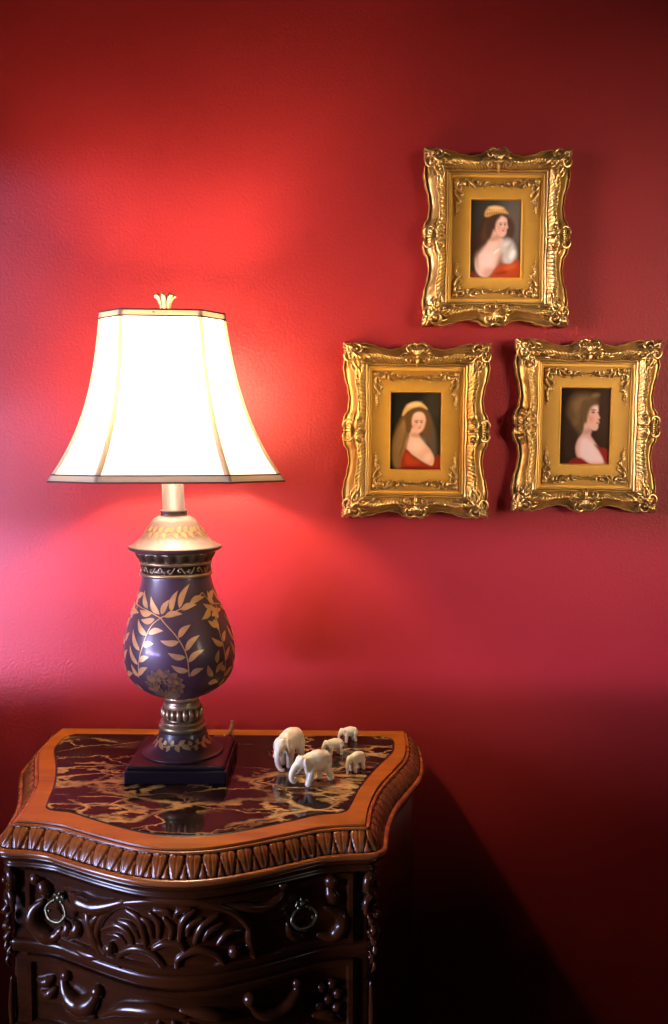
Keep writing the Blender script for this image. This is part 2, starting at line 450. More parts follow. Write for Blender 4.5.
CARVE = [
('arch', 0.0035, [(-0.0868, -0.1414), (-0.0985, -0.1272), (-0.0981, -0.1092), (-0.0858, -0.0877), (-0.0661, -0.0713), (-0.0346, -0.0614), (0.003, -0.0585), (0.0357, -0.064), (0.0596, -0.077), (0.0756, -0.0979), (0.0796, -0.1164), (0.0755, -0.1243)]),
('rib', 0.003, [(-0.093, -0.1106), (-0.073, -0.0994), (-0.057, -0.1043), (-0.0508, -0.1174)]),
('rib', 0.0025, [(-0.0846, -0.114), (-0.07, -0.1119), (-0.0604, -0.1183)]),
('rib', 0.003, [(-0.0713, -0.0931), (-0.0537, -0.0947), (-0.0443, -0.107)]),
('rib', 0.0035, [(-0.0598, -0.0772), (-0.044, -0.0836), (-0.0381, -0.0999), (-0.0353, -0.1142)]),
('rib', 0.003, [(-0.044, -0.0822), (-0.0321, -0.0877), (-0.0279, -0.1047)]),
('rib', 0.003, [(-0.0304, -0.0746), (-0.0204, -0.0866), (-0.0206, -0.104)]),
('rib', 0.003, [(-0.0145, -0.0789), (-0.0059, -0.091), (-0.0075, -0.1042)]),
('rib', 0.0035, [(0.0192, -0.0701), (0.0068, -0.0823), (0.0025, -0.108)]),
('rib', 0.003, [(0.0273, -0.0808), (0.0136, -0.0885), (0.0107, -0.0999)]),
('rib', 0.0035, [(0.0437, -0.0795), (0.0272, -0.0894), (0.0188, -0.1091)]),
('rib', 0.003, [(0.0489, -0.0893), (0.0354, -0.0958), (0.0285, -0.1069)]),
('rib', 0.003, [(0.0702, -0.1026), (0.0541, -0.102), (0.0434, -0.1142)]),
('rib', 0.003, [(-0.026, -0.0713), (-0.0115, -0.0714), (-0.0057, -0.0766)]),
('rib', 0.003, [(0.0151, -0.0684), (0.0029, -0.0705), (-0.0023, -0.0777)]),
('loop', 0.004, [(-0.069, -0.1485), (-0.0671, -0.1332), (-0.0477, -0.121), (-0.0267, -0.1249), (-0.0138, -0.1425)]),
('loop', 0.004, [(-0.0266, -0.1177), (-0.0148, -0.1107), (0.0024, -0.1108), (0.0078, -0.117)]),
('loop', 0.004, [(-0.0006, -0.1397), (0.0023, -0.1267), (0.0215, -0.118), (0.0407, -0.1252), (0.0525, -0.144)]),
('ball', 0.007, [(-0.08, -0.1291)]),
('ball', 0.007, [(0.0606, -0.1254)]),
('ball', 0.004, [(-0.0158, -0.1413)]),
('ball', 0.004, [(0.0517, -0.1438)]),
('leaf', 0.007, [(-0.0596, -0.0666), (-0.0968, -0.0832), (-0.1228, -0.0832), (-0.136, -0.0775)]),
('ball', 0.007, [(-0.1304, -0.0658)]),
('leaf', 0.005, [(-0.1141, -0.0845), (-0.1101, -0.102), (-0.104, -0.1226), (-0.0936, -0.1418)]),
('leaf', 0.004, [(-0.0948, -0.0901), (-0.1059, -0.1083), (-0.0997, -0.1251)]),
('leaf', 0.004, [(-0.1374, -0.1444), (-0.1154, -0.148), (-0.0937, -0.1455)]),
('ball', 0.006, [(-0.0841, -0.1314)]),
('ball', 0.0075, [(-0.1895, -0.0682)]),
('leaf', 0.006, [(-0.1875, -0.0709), (-0.1772, -0.0791), (-0.1754, -0.0904)]),
('leaf', 0.007, [(-0.1797, -0.0968), (-0.1923, -0.1081), (-0.1947, -0.1238), (-0.1806, -0.1375), (-0.1641, -0.1406), (-0.1514, -0.1277)]),
('leaf', 0.005, [(-0.1345, -0.1112), (-0.1271, -0.1203), (-0.1418, -0.1381)]),
('leaf', 0.0045, [(-0.148, -0.1152), (-0.1415, -0.1247), (-0.1531, -0.1386)]),
('RING', 0, [(-0.1612, -0.1025)]),
('ball2', 0.007, [(-0.145, -0.1844)]),
('leaf2', 0.008, [(-0.1511, -0.191), (-0.1433, -0.2077), (-0.1256, -0.2168), (-0.1078, -0.2067), (-0.0988, -0.1885)]),
('ball2', 0.008, [(-0.0988, -0.1885)]),
('leaf2', 0.006, [(-0.0951, -0.2191), (-0.0658, -0.2006), (-0.0269, -0.1936), (0.0091, -0.1968)]),
('leaf2', 0.006, [(-0.148, -0.217), (-0.1325, -0.2269), (-0.1038, -0.2223)]),
('leaf2', 0.005, [(-0.1904, -0.1994), (-0.1779, -0.2011), (-0.1673, -0.1934)]),
('leaf2', 0.005, [(-0.1866, -0.2144), (-0.174, -0.216), (-0.1634, -0.2063)]),
('leaf', 0.0045, [(0.0395, -0.0638), (0.0697, -0.0732), (0.0961, -0.0792), (0.1117, -0.0727), (0.1162, -0.0603)]),
('ball', 0.006, [(0.1153, -0.0581)]),
('ball', 0.0085, [(0.175, -0.0646)]),
('leaf', 0.006, [(0.1716, -0.0716), (0.1764, -0.0846), (0.1836, -0.0954)]),
('leaf', 0.006, [(0.1669, -0.0983), (0.186, -0.1081), (0.1894, -0.1235), (0.1764, -0.1358), (0.1574, -0.1314)]),
('leaf', 0.004, [(0.1206, -0.1065), (0.125, -0.1224), (0.1411, -0.1318)]),
('leaf', 0.004, [(0.0762, -0.095), (0.0783, -0.1169), (0.0847, -0.1472)]),
('RING', 0, [(0.1425, -0.1002)]),
('ball2', 0.008, [(0.0778, -0.1889)]),
('leaf2', 0.006, [(0.0756, -0.1931), (0.091, -0.212), (0.1134, -0.2144), (0.1294, -0.1998), (0.1326, -0.187)]),
('ball2', 0.006, [(0.1317, -0.1857)]),
('ball2', 0.006, [(0.162, -0.1997)]),
('ball2', 0.006, [(0.1764, -0.1968)]),
('ball2', 0.006, [(0.1836, -0.2104)]),
('ball2', 0.006, [(0.1716, -0.2162)]),
('ball2', 0.006, [(0.1596, -0.2218)]),
('ball2', 0.006, [(0.1826, -0.2279)]),
('leaf2', 0.005, [(0.0027, -0.1908), (0.0339, -0.1971), (0.0601, -0.2075)]),
('leaf2', 0.005, [(0.1502, -0.2338), (0.1692, -0.2359), (0.1884, -0.2465)]),
]
def carve(kinds, parent, name, side=0, lo=0, hi=1):
    bm = bmesh.new()
    for k, r, pts in CARVE:
        if k not in kinds or side * pts[0][0] < 0 or not lo <= abs(pts[0][0]) < hi: continue
        P = []
        for u, dz in pts:
            p, n = front_at(max(-.21, min(.21, u)), .0085 + r * .35); p.z = TOPZ + dz; P.append((p, n))
        if 'ball' in k:
            ball(bm, P[0][0], r * 1.15, (1, 1, 1), u=12, v=8)
        else:
            m = 1.0 if k in ('arch', 'loop') else 1.15
            r *= 1.55 if k == 'arch' else 1.25; rr = [r * .75, r * m, r * m, r * .8] if k in ('arch', 'loop', 'rib') else [r * .45, r * 1.2, r * 1.3, r * .55]
            tube(bm, [p for p, n in P], rr, seg=10, sub=5)
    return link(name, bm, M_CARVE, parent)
drawer_a = drawer_front(TOPZ - .1465, TOPZ - .0565, chest, 0)
drawer_b = drawer_front(TOPZ - .2610, TOPZ - .1675, chest, 0)
carve(('arch', 'rib', 'loop'), drawer_a, 'shell_carving')
for s in (-1, 1):
    carve(('leaf',), drawer_a, 'acanthus_carving', s, 0, .128 if s > 0 else .1385)
    carve(('leaf', 'ball'), drawer_a, 'scroll_carving', s, .128 if s > 0 else .1385)
    carve(('leaf2', 'ball2'), drawer_b, 'leaf_carving', s, .1585)
    carve(('leaf2', 'ball2'), drawer_b, 'scroll_carving', s, .075, .1585)
    carve(('leaf2',), drawer_b, 'acanthus_carving', s, 0, .075)
    carve(('ball',), drawer_a, 'carved_knob', s, .085, .13)
    carve(('ball',), drawer_a, 'carved_volute', s, .05, .085)
bm = bmesh.new()                                        # plain lower shell on the second drawer
for k in range(9):
    a = math.radians(20 + 17.5 * k); P = []
    for q in (.2, .6, 1):
        p, n = front_at(-.004 + .058 * q * math.cos(a), .0105); p.z = TOPZ - .256 + .050 * q * math.sin(a); P.append(p)
    tube(bm, P, [.002, .004, .0045], seg=8, sub=3)
link('shell_carving', bm, M_CARVE, drawer_b)
def bail(u, dz, parent):
    """ornate open ring handle hanging on a small boss"""
    p, n = front_at(u, .0125); p.z = TOPZ + dz
    t = Vector((-n.y, n.x, 0)); up = Vector((0, 0, 1))
    bm = bmesh.new()
    def at(a, b, o): return p + t * a + up * b + n * o
    R = .0135; P = []
    for k in range(25):
        a = math.radians(110 + 320 * k / 24)
        rr = R * (1 + .03 * math.cos(6 * a)); P.append(at(rr * 1.22 * math.cos(a), rr * .86 * math.sin(a), .0075 + .003 * (1 - math.sin(a))))
    tube(bm, P, [.0013, .0019, .0026, .0019, .0013], seg=8, sub=1)
    for sx in (-1, 1):
        ball(bm, at(sx * .0055, .0118, .0065), .0027); ball(bm, at(sx * .0105, .0075, .007), .0022); ball(bm, at(sx * .0125, -.003, .009), .0024)
        tube(bm, [at(sx * .002, .013, .004), at(sx * .006, .018, .005), at(sx * .009, .014, .006)], [.0022, .002, .001], seg=7)
    ball(bm, at(0, .0150, .004), .0048, (1, 1, 1)); ball(bm, at(0, .0195, .003), .0026); ball(bm, at(0, -.0135, .012), .0028, (1.4, 1, 1))
    return link('ring_handle', bm, M_BRASS, parent)
bail(-.1490, -.0990, drawer_a); bail(.1350, -.0985, drawer_a)

def post_carving(sx):
    """scroll and falling leaves on the canted front corner"""
    n = Vector((sx * .72, -.69, 0)).normalized(); t = Vector((-n.y, n.x, 0)) * (1 if sx > 0 else -1)
    c = Vector((sx * .2195, -.384, 0)) + n * .010
    if t.y < 0: t = -t                                   # t runs from the front edge back along the side
    def at(a, z, o=.002): return c + t * a + n * o + Vector((0, 0, TOPZ + z))
    bm = bmesh.new()
    tube(bm, [at(.010, -.066), at(.003, -.060), at(-.006, -.064), at(-.008, -.074), at(-.002, -.082), at(.005, -.079)], [.0028, .0052, .006, .0055, .0045, .003], seg=10)
    ball(bm, at(.007, -.075, .004), .0048)
    tube(bm, [at(-.010, -.108), at(-.009, -.094), at(-.001, -.088), at(.008, -.094), at(.010, -.107)], [.003, .005, .0055, .0045, .003], seg=10)
    tube(bm, [at(-.003, -.104, .004), at(.003, -.099, .004), at(.010, -.104, .003)], [.003, .004, .003], seg=9)
    for (a0, z0, a1, z1, r) in [(.001, -.104, .006, -.122, .0055), (.009, -.110, .010, -.124, .004), (-.006, -.112, -.003, -.126, .0042), (.003, -.124, -.004, -.140, .005), (.008, -.128, .006, -.143, .004), (-.001, -.140, .004, -.156, .0048), (.005, -.150, .0, -.170, .0042), (-.003, -.158, -.001, -.176, .003), (.003, -.170, .001, -.188, .003)]:
        tube(bm, [at(a0, z0), at((a0 + a1) / 2 + .001, (z0 + z1) / 2, .005), at(a1, z1, .001)], [r * .5, r * 1.1, r * .25], seg=9, sub=4)
    for a, z in ((.011, -.118), (-.005, -.133), (.008, -.146), (-.003, -.166)): ball(bm, at(a, z, .003), .0032, u=8, v=6)
    tube(bm, [at(0, -.20, .001), at(.001, -.24, .002), at(0, -.29, .001)], [.002, .0045, .002], seg=8)
    return link('corner_carving', bm, M_CARVE, chest)
post_carving(1); post_carving(-1)
# feet: short scrolled cabriole legs under the base moulding
for sx, sy in ((1, 1), (-1, 1), (1, 0), (-1, 0)):
    x, d = (.212, .376) if sy else (.262, .035)
    bm = bmesh.new()
    ox, oy = sx * .018, (-.018 if sy else 0)
    tube(bm, [Vector((sx * x, -d, .205)), Vector((sx * x + ox * 1.2, -d + oy * 1.2, .15)), Vector((sx * x + ox * .6, -d + oy * .6, .08)), Vector((sx * x + ox * .5, -d + oy * .5, .035)), Vector((sx * x + ox * 1.2, -d + oy * 1.2, .018))],
         [.030, .034, .020, .015, .026], seg=14, sub=6)
    for v in bm.verts: v.co.z = max(v.co.z, .0005); v.co.y = min(v.co.y, -.003)
    link('leg', bm, M_BODY, chest)

# ------------------------------------------------------------------ the table lamp
LX, LY = -.222, -.200
lamp = thing('table_lamp', 'tall plum brown urn lamp with gold leaves and lit cream bell shade', 'lamp', (LX, LY, TOPZ + .0018))
Z0 = TOPZ + .0018
def lean(o):
    """the pole, urn and shade stand a touch out of plumb, as in the photograph"""
    for v in o.data.vertices:
        z = v.co.z + Z0
        if z > .86: v.co.x -= (z - .86) * .031
    return o
def rel(prof): return [(r, z - Z0) for r, z in prof]
bm = bmesh.new(); box(bm, -.0715, .0715, -.0715, .0715, 0, .0185, .002)
box(bm, -.0685, .0685, -.0685, .0685, .0185, .0252, .003, 3)
base = link('base_plate', bm, M_BASE, lamp, smooth=False)
# painted leaves are lozenges laid on the turned surface
def surf_point(prof, zz, x):
    """x = sideways distance in the front view, zz = height; returns the angle and the radius"""
    for (r0, z0), (r1, z1) in zip(prof, prof[1:]):
        if (z0 - zz) * (z1 - zz) <= 0 and z0 != z1:
            r = r0 + (r1 - r0) * (zz - z0) / (z1 - z0); break
    else: r = prof[-1][0]
    return r
def on(prof, a, zz, o=.0007):
    r = surf_point(prof, zz, 0) + o
    return Vector((r * math.sin(a), -r * math.cos(a), zz))
def paint_leaf(bm, prof, a0, z0, a1, z1, w, mat=1, lift=.0007):
    r = surf_point(prof, (z0 + z1) / 2, 0); n = 8
    da, dz = (a1 - a0) * r, z1 - z0; l = math.hypot(da, dz)
    px, pz = -dz / l, da / l
    lft, rgt = [], []
    for i in range(n + 1):
        t = i / n; ww = w * math.sin(PI * t ** .8) ** .9 * (1 - .2 * t); bend = .10 * l * math.sin(PI * t)
        for sgn, row in ((1, lft), (-1, rgt)):
            s = bend + sgn * ww
            row.append(bm.verts.new(on(prof, a0 + (da * t + px * s) / r, z0 + dz * t + pz * s, lift)))
    for i in range(n):
        f = bm.faces.new((lft[i], rgt[i], rgt[i + 1], lft[i + 1])); f.material_index = mat
def paint_line(bm, prof, pts, w, mat=1):
    P = catmull([Vector((a, 0, z)) for a, z in pts], 6); rows = []
    for i, p in enumerate(P):
        t = (P[min(i + 1, len(P) - 1)] - P[max(0, i - 1)]); r = surf_point(prof, p.z, 0)
        tx, tz = t.x * r, t.z; l = math.hypot(tx, tz) or 1
        px, pz = -tz / l * w, tx / l * w
        rows.append((bm.verts.new(on(prof, p.x + px / r, p.z + pz)), bm.verts.new(on(prof, p.x - px / r, p.z - pz))))
    for a, b in zip(rows, rows[1:]):
        f = bm.faces.new((a[0], a[1], b[1], b[0])); f.material_index = mat
def smooth_prof(p, n=5): return [(v.x, v.y) for v in catmull([Vector((r, z, 0)) for r, z in p], n)]

# foot
FOOT = rel([(.0, .861), (.0335, .860), (.0355, .852), (.040, .843), (.047, .835), (.0535, .8305), (.0585, .8292), (.0585, .8272), (.0, .8272)])
FOOTS = [FOOT[0]] + smooth_prof(FOOT[1:7], 5) + FOOT[7:]
bm = bmesh.new(); lathe(bm, FOOTS, 64)
fp = smooth_prof(FOOT[1:7], 5)[::-1]
for a in (-1.2, -.2, .8, 1.9, 2.9, 3.9):
    zc = .8455 - Z0
    paint_line(bm, fp, [(a - .42, zc - .003), (a, zc + .0005), (a + .42, zc + .003)], .0006)
    for k, (da, dz) in enumerate([(-.42, .0065), (-.25, -.0075), (-.1, .0075), (.1, -.007), (.28, .0075), (.42, -.006)]):
        paint_leaf(bm, fp, a + da * .75, zc, a + da * 1.25 + .12, zc + dz, .0035)
link('foot', bm, [M_LAMP, M_LEAFGOLD], lamp)
# stem rings with a ring of beads
STEM = rel([(.0, .911), (.0265, .911), (.0268, .907), (.0245, .904), (.0262, .8995), (.0275, .8965), (.0262, .893), (.0262, .878), (.0262, .872), (.0335, .869), (.0352, .8655), (.0340, .862), (.0325, .8605), (.0, .8595)])
bm = bmesh.new(); lathe(bm, STEM, 48)
for k in range(20):
    a = 2 * PI * k / 20
    ball(bm, (.0275 * math.cos(a), .0275 * math.sin(a), .8855 - Z0), .0045, (.95, .95, 1.75), Matrix.Rotation(a, 4, 'Z'), 10, 8)
lathe(bm, [(.0262, .8755 - Z0), (.0315, .8745 - Z0), (.0325, .8725 - Z0), (.031, .8705 - Z0), (.026, .8700 - Z0)], 48)
lean(link('stem_rings', bm, M_DARKGOLD, lamp))
# urn body
URN = smooth_prof(rel([(.0490, 1.089), (.0495, 1.084), (.0535, 1.068), (.0590, 1.052), (.0705, 1.024), (.0775, .998), (.0803, .976), (.0770, .950), (.0665, .932), (.0480, .918), (.0265, .909)]), 5)
bm = bmesh.new(); lathe(bm, [(0, URN[0][1])] + URN + [(0, URN[-1][1])], 72)
def E(x, y):            # measured front elevation of the painted sprays, in drawing units
    z = 1.128 - .00046 * (y - 214) - Z0
    r = surf_point(URN, z, 0); s = max(-.985, min(.985, (x - 309 + (y - 640) * .012) * .00045 / r))
    return math.asin(s), z
SPRAYS = [[(283, 415), (250, 445), (218, 520), (205, 600)], [(283, 415), (330, 465), (360, 520), (365, 590)], [(283, 415), (340, 392), (405, 348)], [(283, 415), (240, 398), (195, 385)],
          [(405, 348), (430, 390), (447, 455)], [(205, 385), (168, 440), (150, 520), (160, 610)]]
LEAVES = [(280, 406, 250, 355), (286, 406, 311, 362), (315, 397, 336, 336), (340, 388, 370, 318), (295, 412, 350, 405), (345, 393, 390, 381), (370, 376, 412, 362), (255, 405, 212, 398), (265, 420, 218, 425), (240, 392, 226, 340),
          (245, 462, 293, 452), (240, 468, 208, 425), (228, 500, 262, 490), (215, 515, 190, 455), (212, 548, 246, 530), (207, 558, 178, 505), (206, 592, 240, 562), (206, 596, 180, 560),
          (340, 484, 283, 480), (338, 472, 374, 436), (358, 512, 400, 468), (358, 530, 306, 515), (365, 545, 412, 512), (364, 572, 314, 552), (368, 588, 408, 568),
          (425, 395, 405, 425), (432, 420, 455, 408), (436, 430, 452, 466), (425, 370, 450, 350),
          (195, 390, 205, 345), (190, 400, 160, 380), (175, 430, 190, 405), (165, 450, 145, 430), (155, 500, 175, 470), (152, 510, 140, 480), (150, 560, 168, 520), (155, 590, 140, 560), (160, 610, 185, 590),
          (445, 560, 452, 520), (430, 600, 420, 560), (440, 590, 462, 560), (415, 620, 440, 625), (185, 645, 165, 615), (210, 650, 190, 625)]
def paint_urn(da):
    for s in SPRAYS: paint_line(bm, URN, [(E(*p)[0] + da, E(*p)[1]) for p in s], .0007)
    for x0, y0, x1, y1 in LEAVES:
        a0, z0 = E(x0, y0); a1, z1 = E(x1, y1); paint_leaf(bm, URN, a0 + da, z0, a1 + da, z1, .0045)
    fa, fz = E(287, 622)                                  # the peony: rings of petals
    for ring, (rr, n, w) in enumerate([(.029, 15, .0060), (.0225, 12, .0052), (.016, 10, .0044), (.0095, 7, .0036)]):
        for k in range(n):
            a = 2 * PI * k / n + ring * .4; r = surf_point(URN, fz, 0)
            c, s = math.cos(a), math.sin(a)
            q0, q1 = rr * .58, rr
            paint_leaf(bm, URN, fa + da + q0 * c / r, max(fz + q0 * s * .95, URN[-3][1]), fa + da + q1 * c / r, max(fz + q1 * s * .95, URN[-3][1]), w, 2 if k % 2 else 3, .0006 + .0003 * ring + .00012 * (k % 2))
paint_urn(0); paint_urn(2.2); paint_urn(-2.2)
lean(link('urn_body', bm, [M_LAMP, M_LEAFGOLD, M_DARKGOLD, M_LIDLEAF], lamp))
# neck band: raised scrolls between two beads, then dark flutes
bm = bmesh.new()
lathe(bm, rel([(.0, 1.1085), (.0515, 1.1085), (.0525, 1.1065), (.0510, 1.1045), (.0498, 1.1035), (.0498, 1.0925), (.0510, 1.0915), (.0525, 1.0895), (.0515, 1.0875), (.0, 1.087)]), 64)
for k in range(22):
    a = 2 * PI * k / 22; P = []
    sg = 1 if k % 2 else -1
    for i in range(9):
        th = i / 8 * 4.6; rr = .0042 * (1 - i / 11)
        aa = a + (rr * math.cos(th + .6)) / .05; zz = 1.098 - Z0 + sg * rr * math.sin(th + .6)
        P.append(Vector((.0502 * math.sin(aa), -.0502 * math.cos(aa), zz)))
    tube(bm, P, [.0007, .0012, .0008], seg=6, sub=1)
    P = [Vector((.0502 * math.sin(a + q * .14), -.0502 * math.cos(a + q * .14), 1.098 - Z0 + sg * z)) for q, z in ((0, .0042), (.5, .001), (1, -.0042))]
    tube(bm, P, .0009, seg=6, sub=3)
lean(link('neck_band', bm, M_DARKGOLD, lamp))
bm = bmesh.new()
lathe(bm, rel([(.0, 1.1225), (.0575, 1.1225), (.0565, 1.119), (.0535, 1.114), (.0512, 1.1105), (.0505, 1.108), (.0, 1.1075)]), 160,
      flute=lambda th, i: 1 + .030 * math.cos(20 * th) * (1 if 1 < i < 6 else 0))
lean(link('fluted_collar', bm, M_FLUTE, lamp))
# bell-shaped lid with painted leaves
LID = rel([(.0175, 1.1735), (.0225, 1.1725), (.0300, 1.168), (.0365, 1.159), (.0430, 1.149), (.0500, 1.1405), (.0590, 1.1335), (.0655, 1.1295)])
LIDS = smooth_prof(LID, 5)
bm = bmesh.new()
lathe(bm, [(0, LIDS[0][1])] + LIDS + rel([(.0668, 1.1275), (.0665, 1.1255), (.0640, 1.1240), (.058, 1.1215), (0, 1.1215)]), 64)
for k in range(7):
    a = -1.4 + k * 2 * PI / 7; zc = 1.1515 - Z0
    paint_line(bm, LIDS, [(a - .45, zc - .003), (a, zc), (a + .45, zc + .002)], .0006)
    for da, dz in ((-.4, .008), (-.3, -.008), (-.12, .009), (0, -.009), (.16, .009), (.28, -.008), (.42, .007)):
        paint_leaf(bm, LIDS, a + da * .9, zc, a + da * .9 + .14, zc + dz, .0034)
lathe(bm, rel([(.0655, 1.1297), (.0672, 1.1290), (.0676, 1.1277), (.0668, 1.1268)]), 64, mat=2)
lean(link('lid', bm, [M_LID, M_LIDLEAF, M_NECK], lamp))
bm = bmesh.new()
lathe(bm, rel([(0, 1.256), (.0155, 1.256), (.0158, 1.182), (.0190, 1.1815), (.0198, 1.1795), (.0190, 1.1775), (.0190, 1.1745), (.0200, 1.1725), (.0195, 1.1705), (0, 1.1705)]), 40)
lean(link('neck_pole', bm, M_NECK, lamp))

# shade: eight bell-curved panels, broad front/back/side and cut corners
def shade_half(v):  # v 0 top .. 1 bottom : half width and half length of a broad face
    k = .533 + .17 * v + .04 * v * v + .257 * v ** 3
    return .1565 * k, (.0850 * k * (1 + .16 * (1 - v)))
ZT, ZB = 1.4545 - Z0, 1.226 - Z0
def octo(v, e=0):
    w, h = shade_half(v); w += e; h += e * .4
    ca, sa = math.cos(.10), math.sin(.10)                # the shade is turned a little towards the room
    return [Vector((p[0] * ca - p[1] * sa, p[0] * sa + p[1] * ca, 0)) for p in ((-h, -w, 0), (h, -w, 0), (w, -h, 0), (w, h, 0), (h, w, 0), (-h, w, 0), (-w, h, 0), (-w, -h, 0))]
bm = bmesh.new(); rows = []
NV = 18
for i in range(NV + 1):
    v = i / NV; z = ZT + (ZB - ZT) * v; pts = octo(v); row = []
    for k in range(8):
        a, b = pts[k], pts[(k + 1) % 8]
        for j in range(6):
            p = a.lerp(b, j / 6); sag = 1 - .012 * math.sin(PI * j / 6) * math.sin(PI * v)
            row.append(bm.verts.new((p.x * sag, p.y * sag, z)))
    rows.append(row)
for a, b in zip(rows, rows[1:]):
    m = len(a)
    for k in range(m): bm.faces.new((a[k], b[k], b[(k + 1) % m], a[(k + 1) % m]))
shade = lean(link('lamp_shade', bm, M_SHADE, lamp))
for k in range(8):
    bm = bmesh.new(); P = []
    rows = []
    for i in range(NV + 1):
        v = i / NV; pts = octo(v, .0012); p = pts[k]; z = ZT + (ZB - ZT) * v
        d0 = (pts[(k - 1) % 8] - p).normalized(); d1 = (pts[(k + 1) % 8] - p).normalized(); w = .0036 + .0012 * v
        inn = octo(v, -.0006)[k]
        rows.append([bm.verts.new((q.x, q.y, z)) for q in (p + d0 * w, p * 1.006, p + d1 * w, inn + d1 * w, inn, inn + d0 * w)])
    for a, b in zip(rows, rows[1:]):
        for j in range(6): bm.faces.new((a[j], b[j], b[(j + 1) % 6], a[(j + 1) % 6]))
    bmesh.ops.recalc_face_normals(bm, faces=bm.faces[:])
    lean(link('seam_ribbon', bm, M_SEAM, shade))
def trim(name, z0, z1, v0, v1):
    bm = bmesh.new()
    def ring(v, z, e):
        pts = octo(v, e); return [bm.verts.new((p.x, p.y, z)) for p in pts]
    R = [ring(v0, z0, .0018), ring(v1, z1, .0018), ring(v1, z1, -.0014), ring(v0, z0, -.0014)]
    for a, b in zip(R, R[1:] + R[:1]):
        for k in range(8): bm.faces.new((a[k], b[k], b[(k + 1) % 8], a[(k + 1) % 8]))
    bmesh.ops.recalc_face_normals(bm, faces=bm.faces[:])
    o = lean(link(name, bm, M_TRIM, shade, smooth=False))
    bm = bmesh.new()
    for v, z in ((v0, z0), (v1, z1)):
        pts = octo(v, .0016); P = [Vector((p.x, p.y, z)) for p in pts]
        for k in range(8): tube(bm, [P[k], P[(k + 1) % 8]], .0011, seg=6, sub=1)
    lean(link(name.replace('trim', 'piping'), bm, M_PIPE, shade))
trim('top_trim', ZT, ZT - .0085, 0, .03)
trim('bottom_trim', ZB + .008, ZB - .001, .965, 1)
# spider wires across the shade top carry the finial
bm = bmesh.new()
for a in (0, PI / 2):
    tube(bm, [Vector((.09 * math.cos(a), .09 * math.sin(a), ZT - .004)), Vector((-.09 * math.cos(a), -.09 * math.sin(a), ZT - .004))], .0012, seg=6, sub=1)
for sx in (-1, 1):
    tube(bm, [Vector((sx * .012, 0, 1.25 - Z0)), Vector((sx * .045, 0, 1.30 - Z0)), Vector((sx * .045, 0, 1.38 - Z0)), Vector((sx * .006, 0, ZT - .003))], .0012, seg=6, sub=6)
lean(link('shade_carrier', bm, M_DARKGOLD, lamp))
bm = bmesh.new()
lathe(bm, rel([(0, 1.318), (.0215, 1.318), (.0225, 1.312), (.0150, 1.285), (.0145, 1.256), (0, 1.2555)]), 24)  # unseen socket, added and flared to keep direct bulb light off the lid
lean(link('bulb_socket', bm, M_DARKGOLD, lamp))
bm = bmesh.new(); zf = ZT - .003
lathe(bm, [(0, zf), (.007, zf), (.0072, zf + .004), (.0085, zf + .006), (.0105, zf + .009), (.0100, zf + .012), (.0070, zf + .0135), (.0075, zf + .016), (.0065, zf + .019), (0, zf + .020)], 24)
for k in range(7):
    a = 2 * PI * k / 7 + .2; c, s = math.cos(a), math.sin(a)
    tube(bm, [Vector((.004 * c, .004 * s, zf + .014)), Vector((.0065 * c, .0065 * s, zf + .026)), Vector((.0115 * c, .0115 * s, zf + .035)), Vector((.0155 * c, .0155 * s, zf + .0345))], [.003, .0034, .0036, .0016], seg=8)
tube(bm, [Vector((0, 0, zf + .014)), Vector((0, 0, zf + .034))], [.004, .003], seg=8, sub=2)
lean(link('finial', bm, M_FINIAL, lamp))
bm = bmesh.new()
tube(bm, [Vector((0.035, 0.068, 0.008)), Vector((0.042, 0.095, 0.0045)), Vector((0.046, 0.13, 0.0035)), Vector((0.05, 0.16, 0.0035)), Vector((0.0505, 0.176, 0.0055)), Vector((0.0505, 0.189, 0.004)), Vector((0.0505, 0.1905, -0.02)), Vector((0.0505, 0.1905, -0.35))], .0028, seg=8, sub=6)
link('power_cord', bm, M_CORD, lamp)
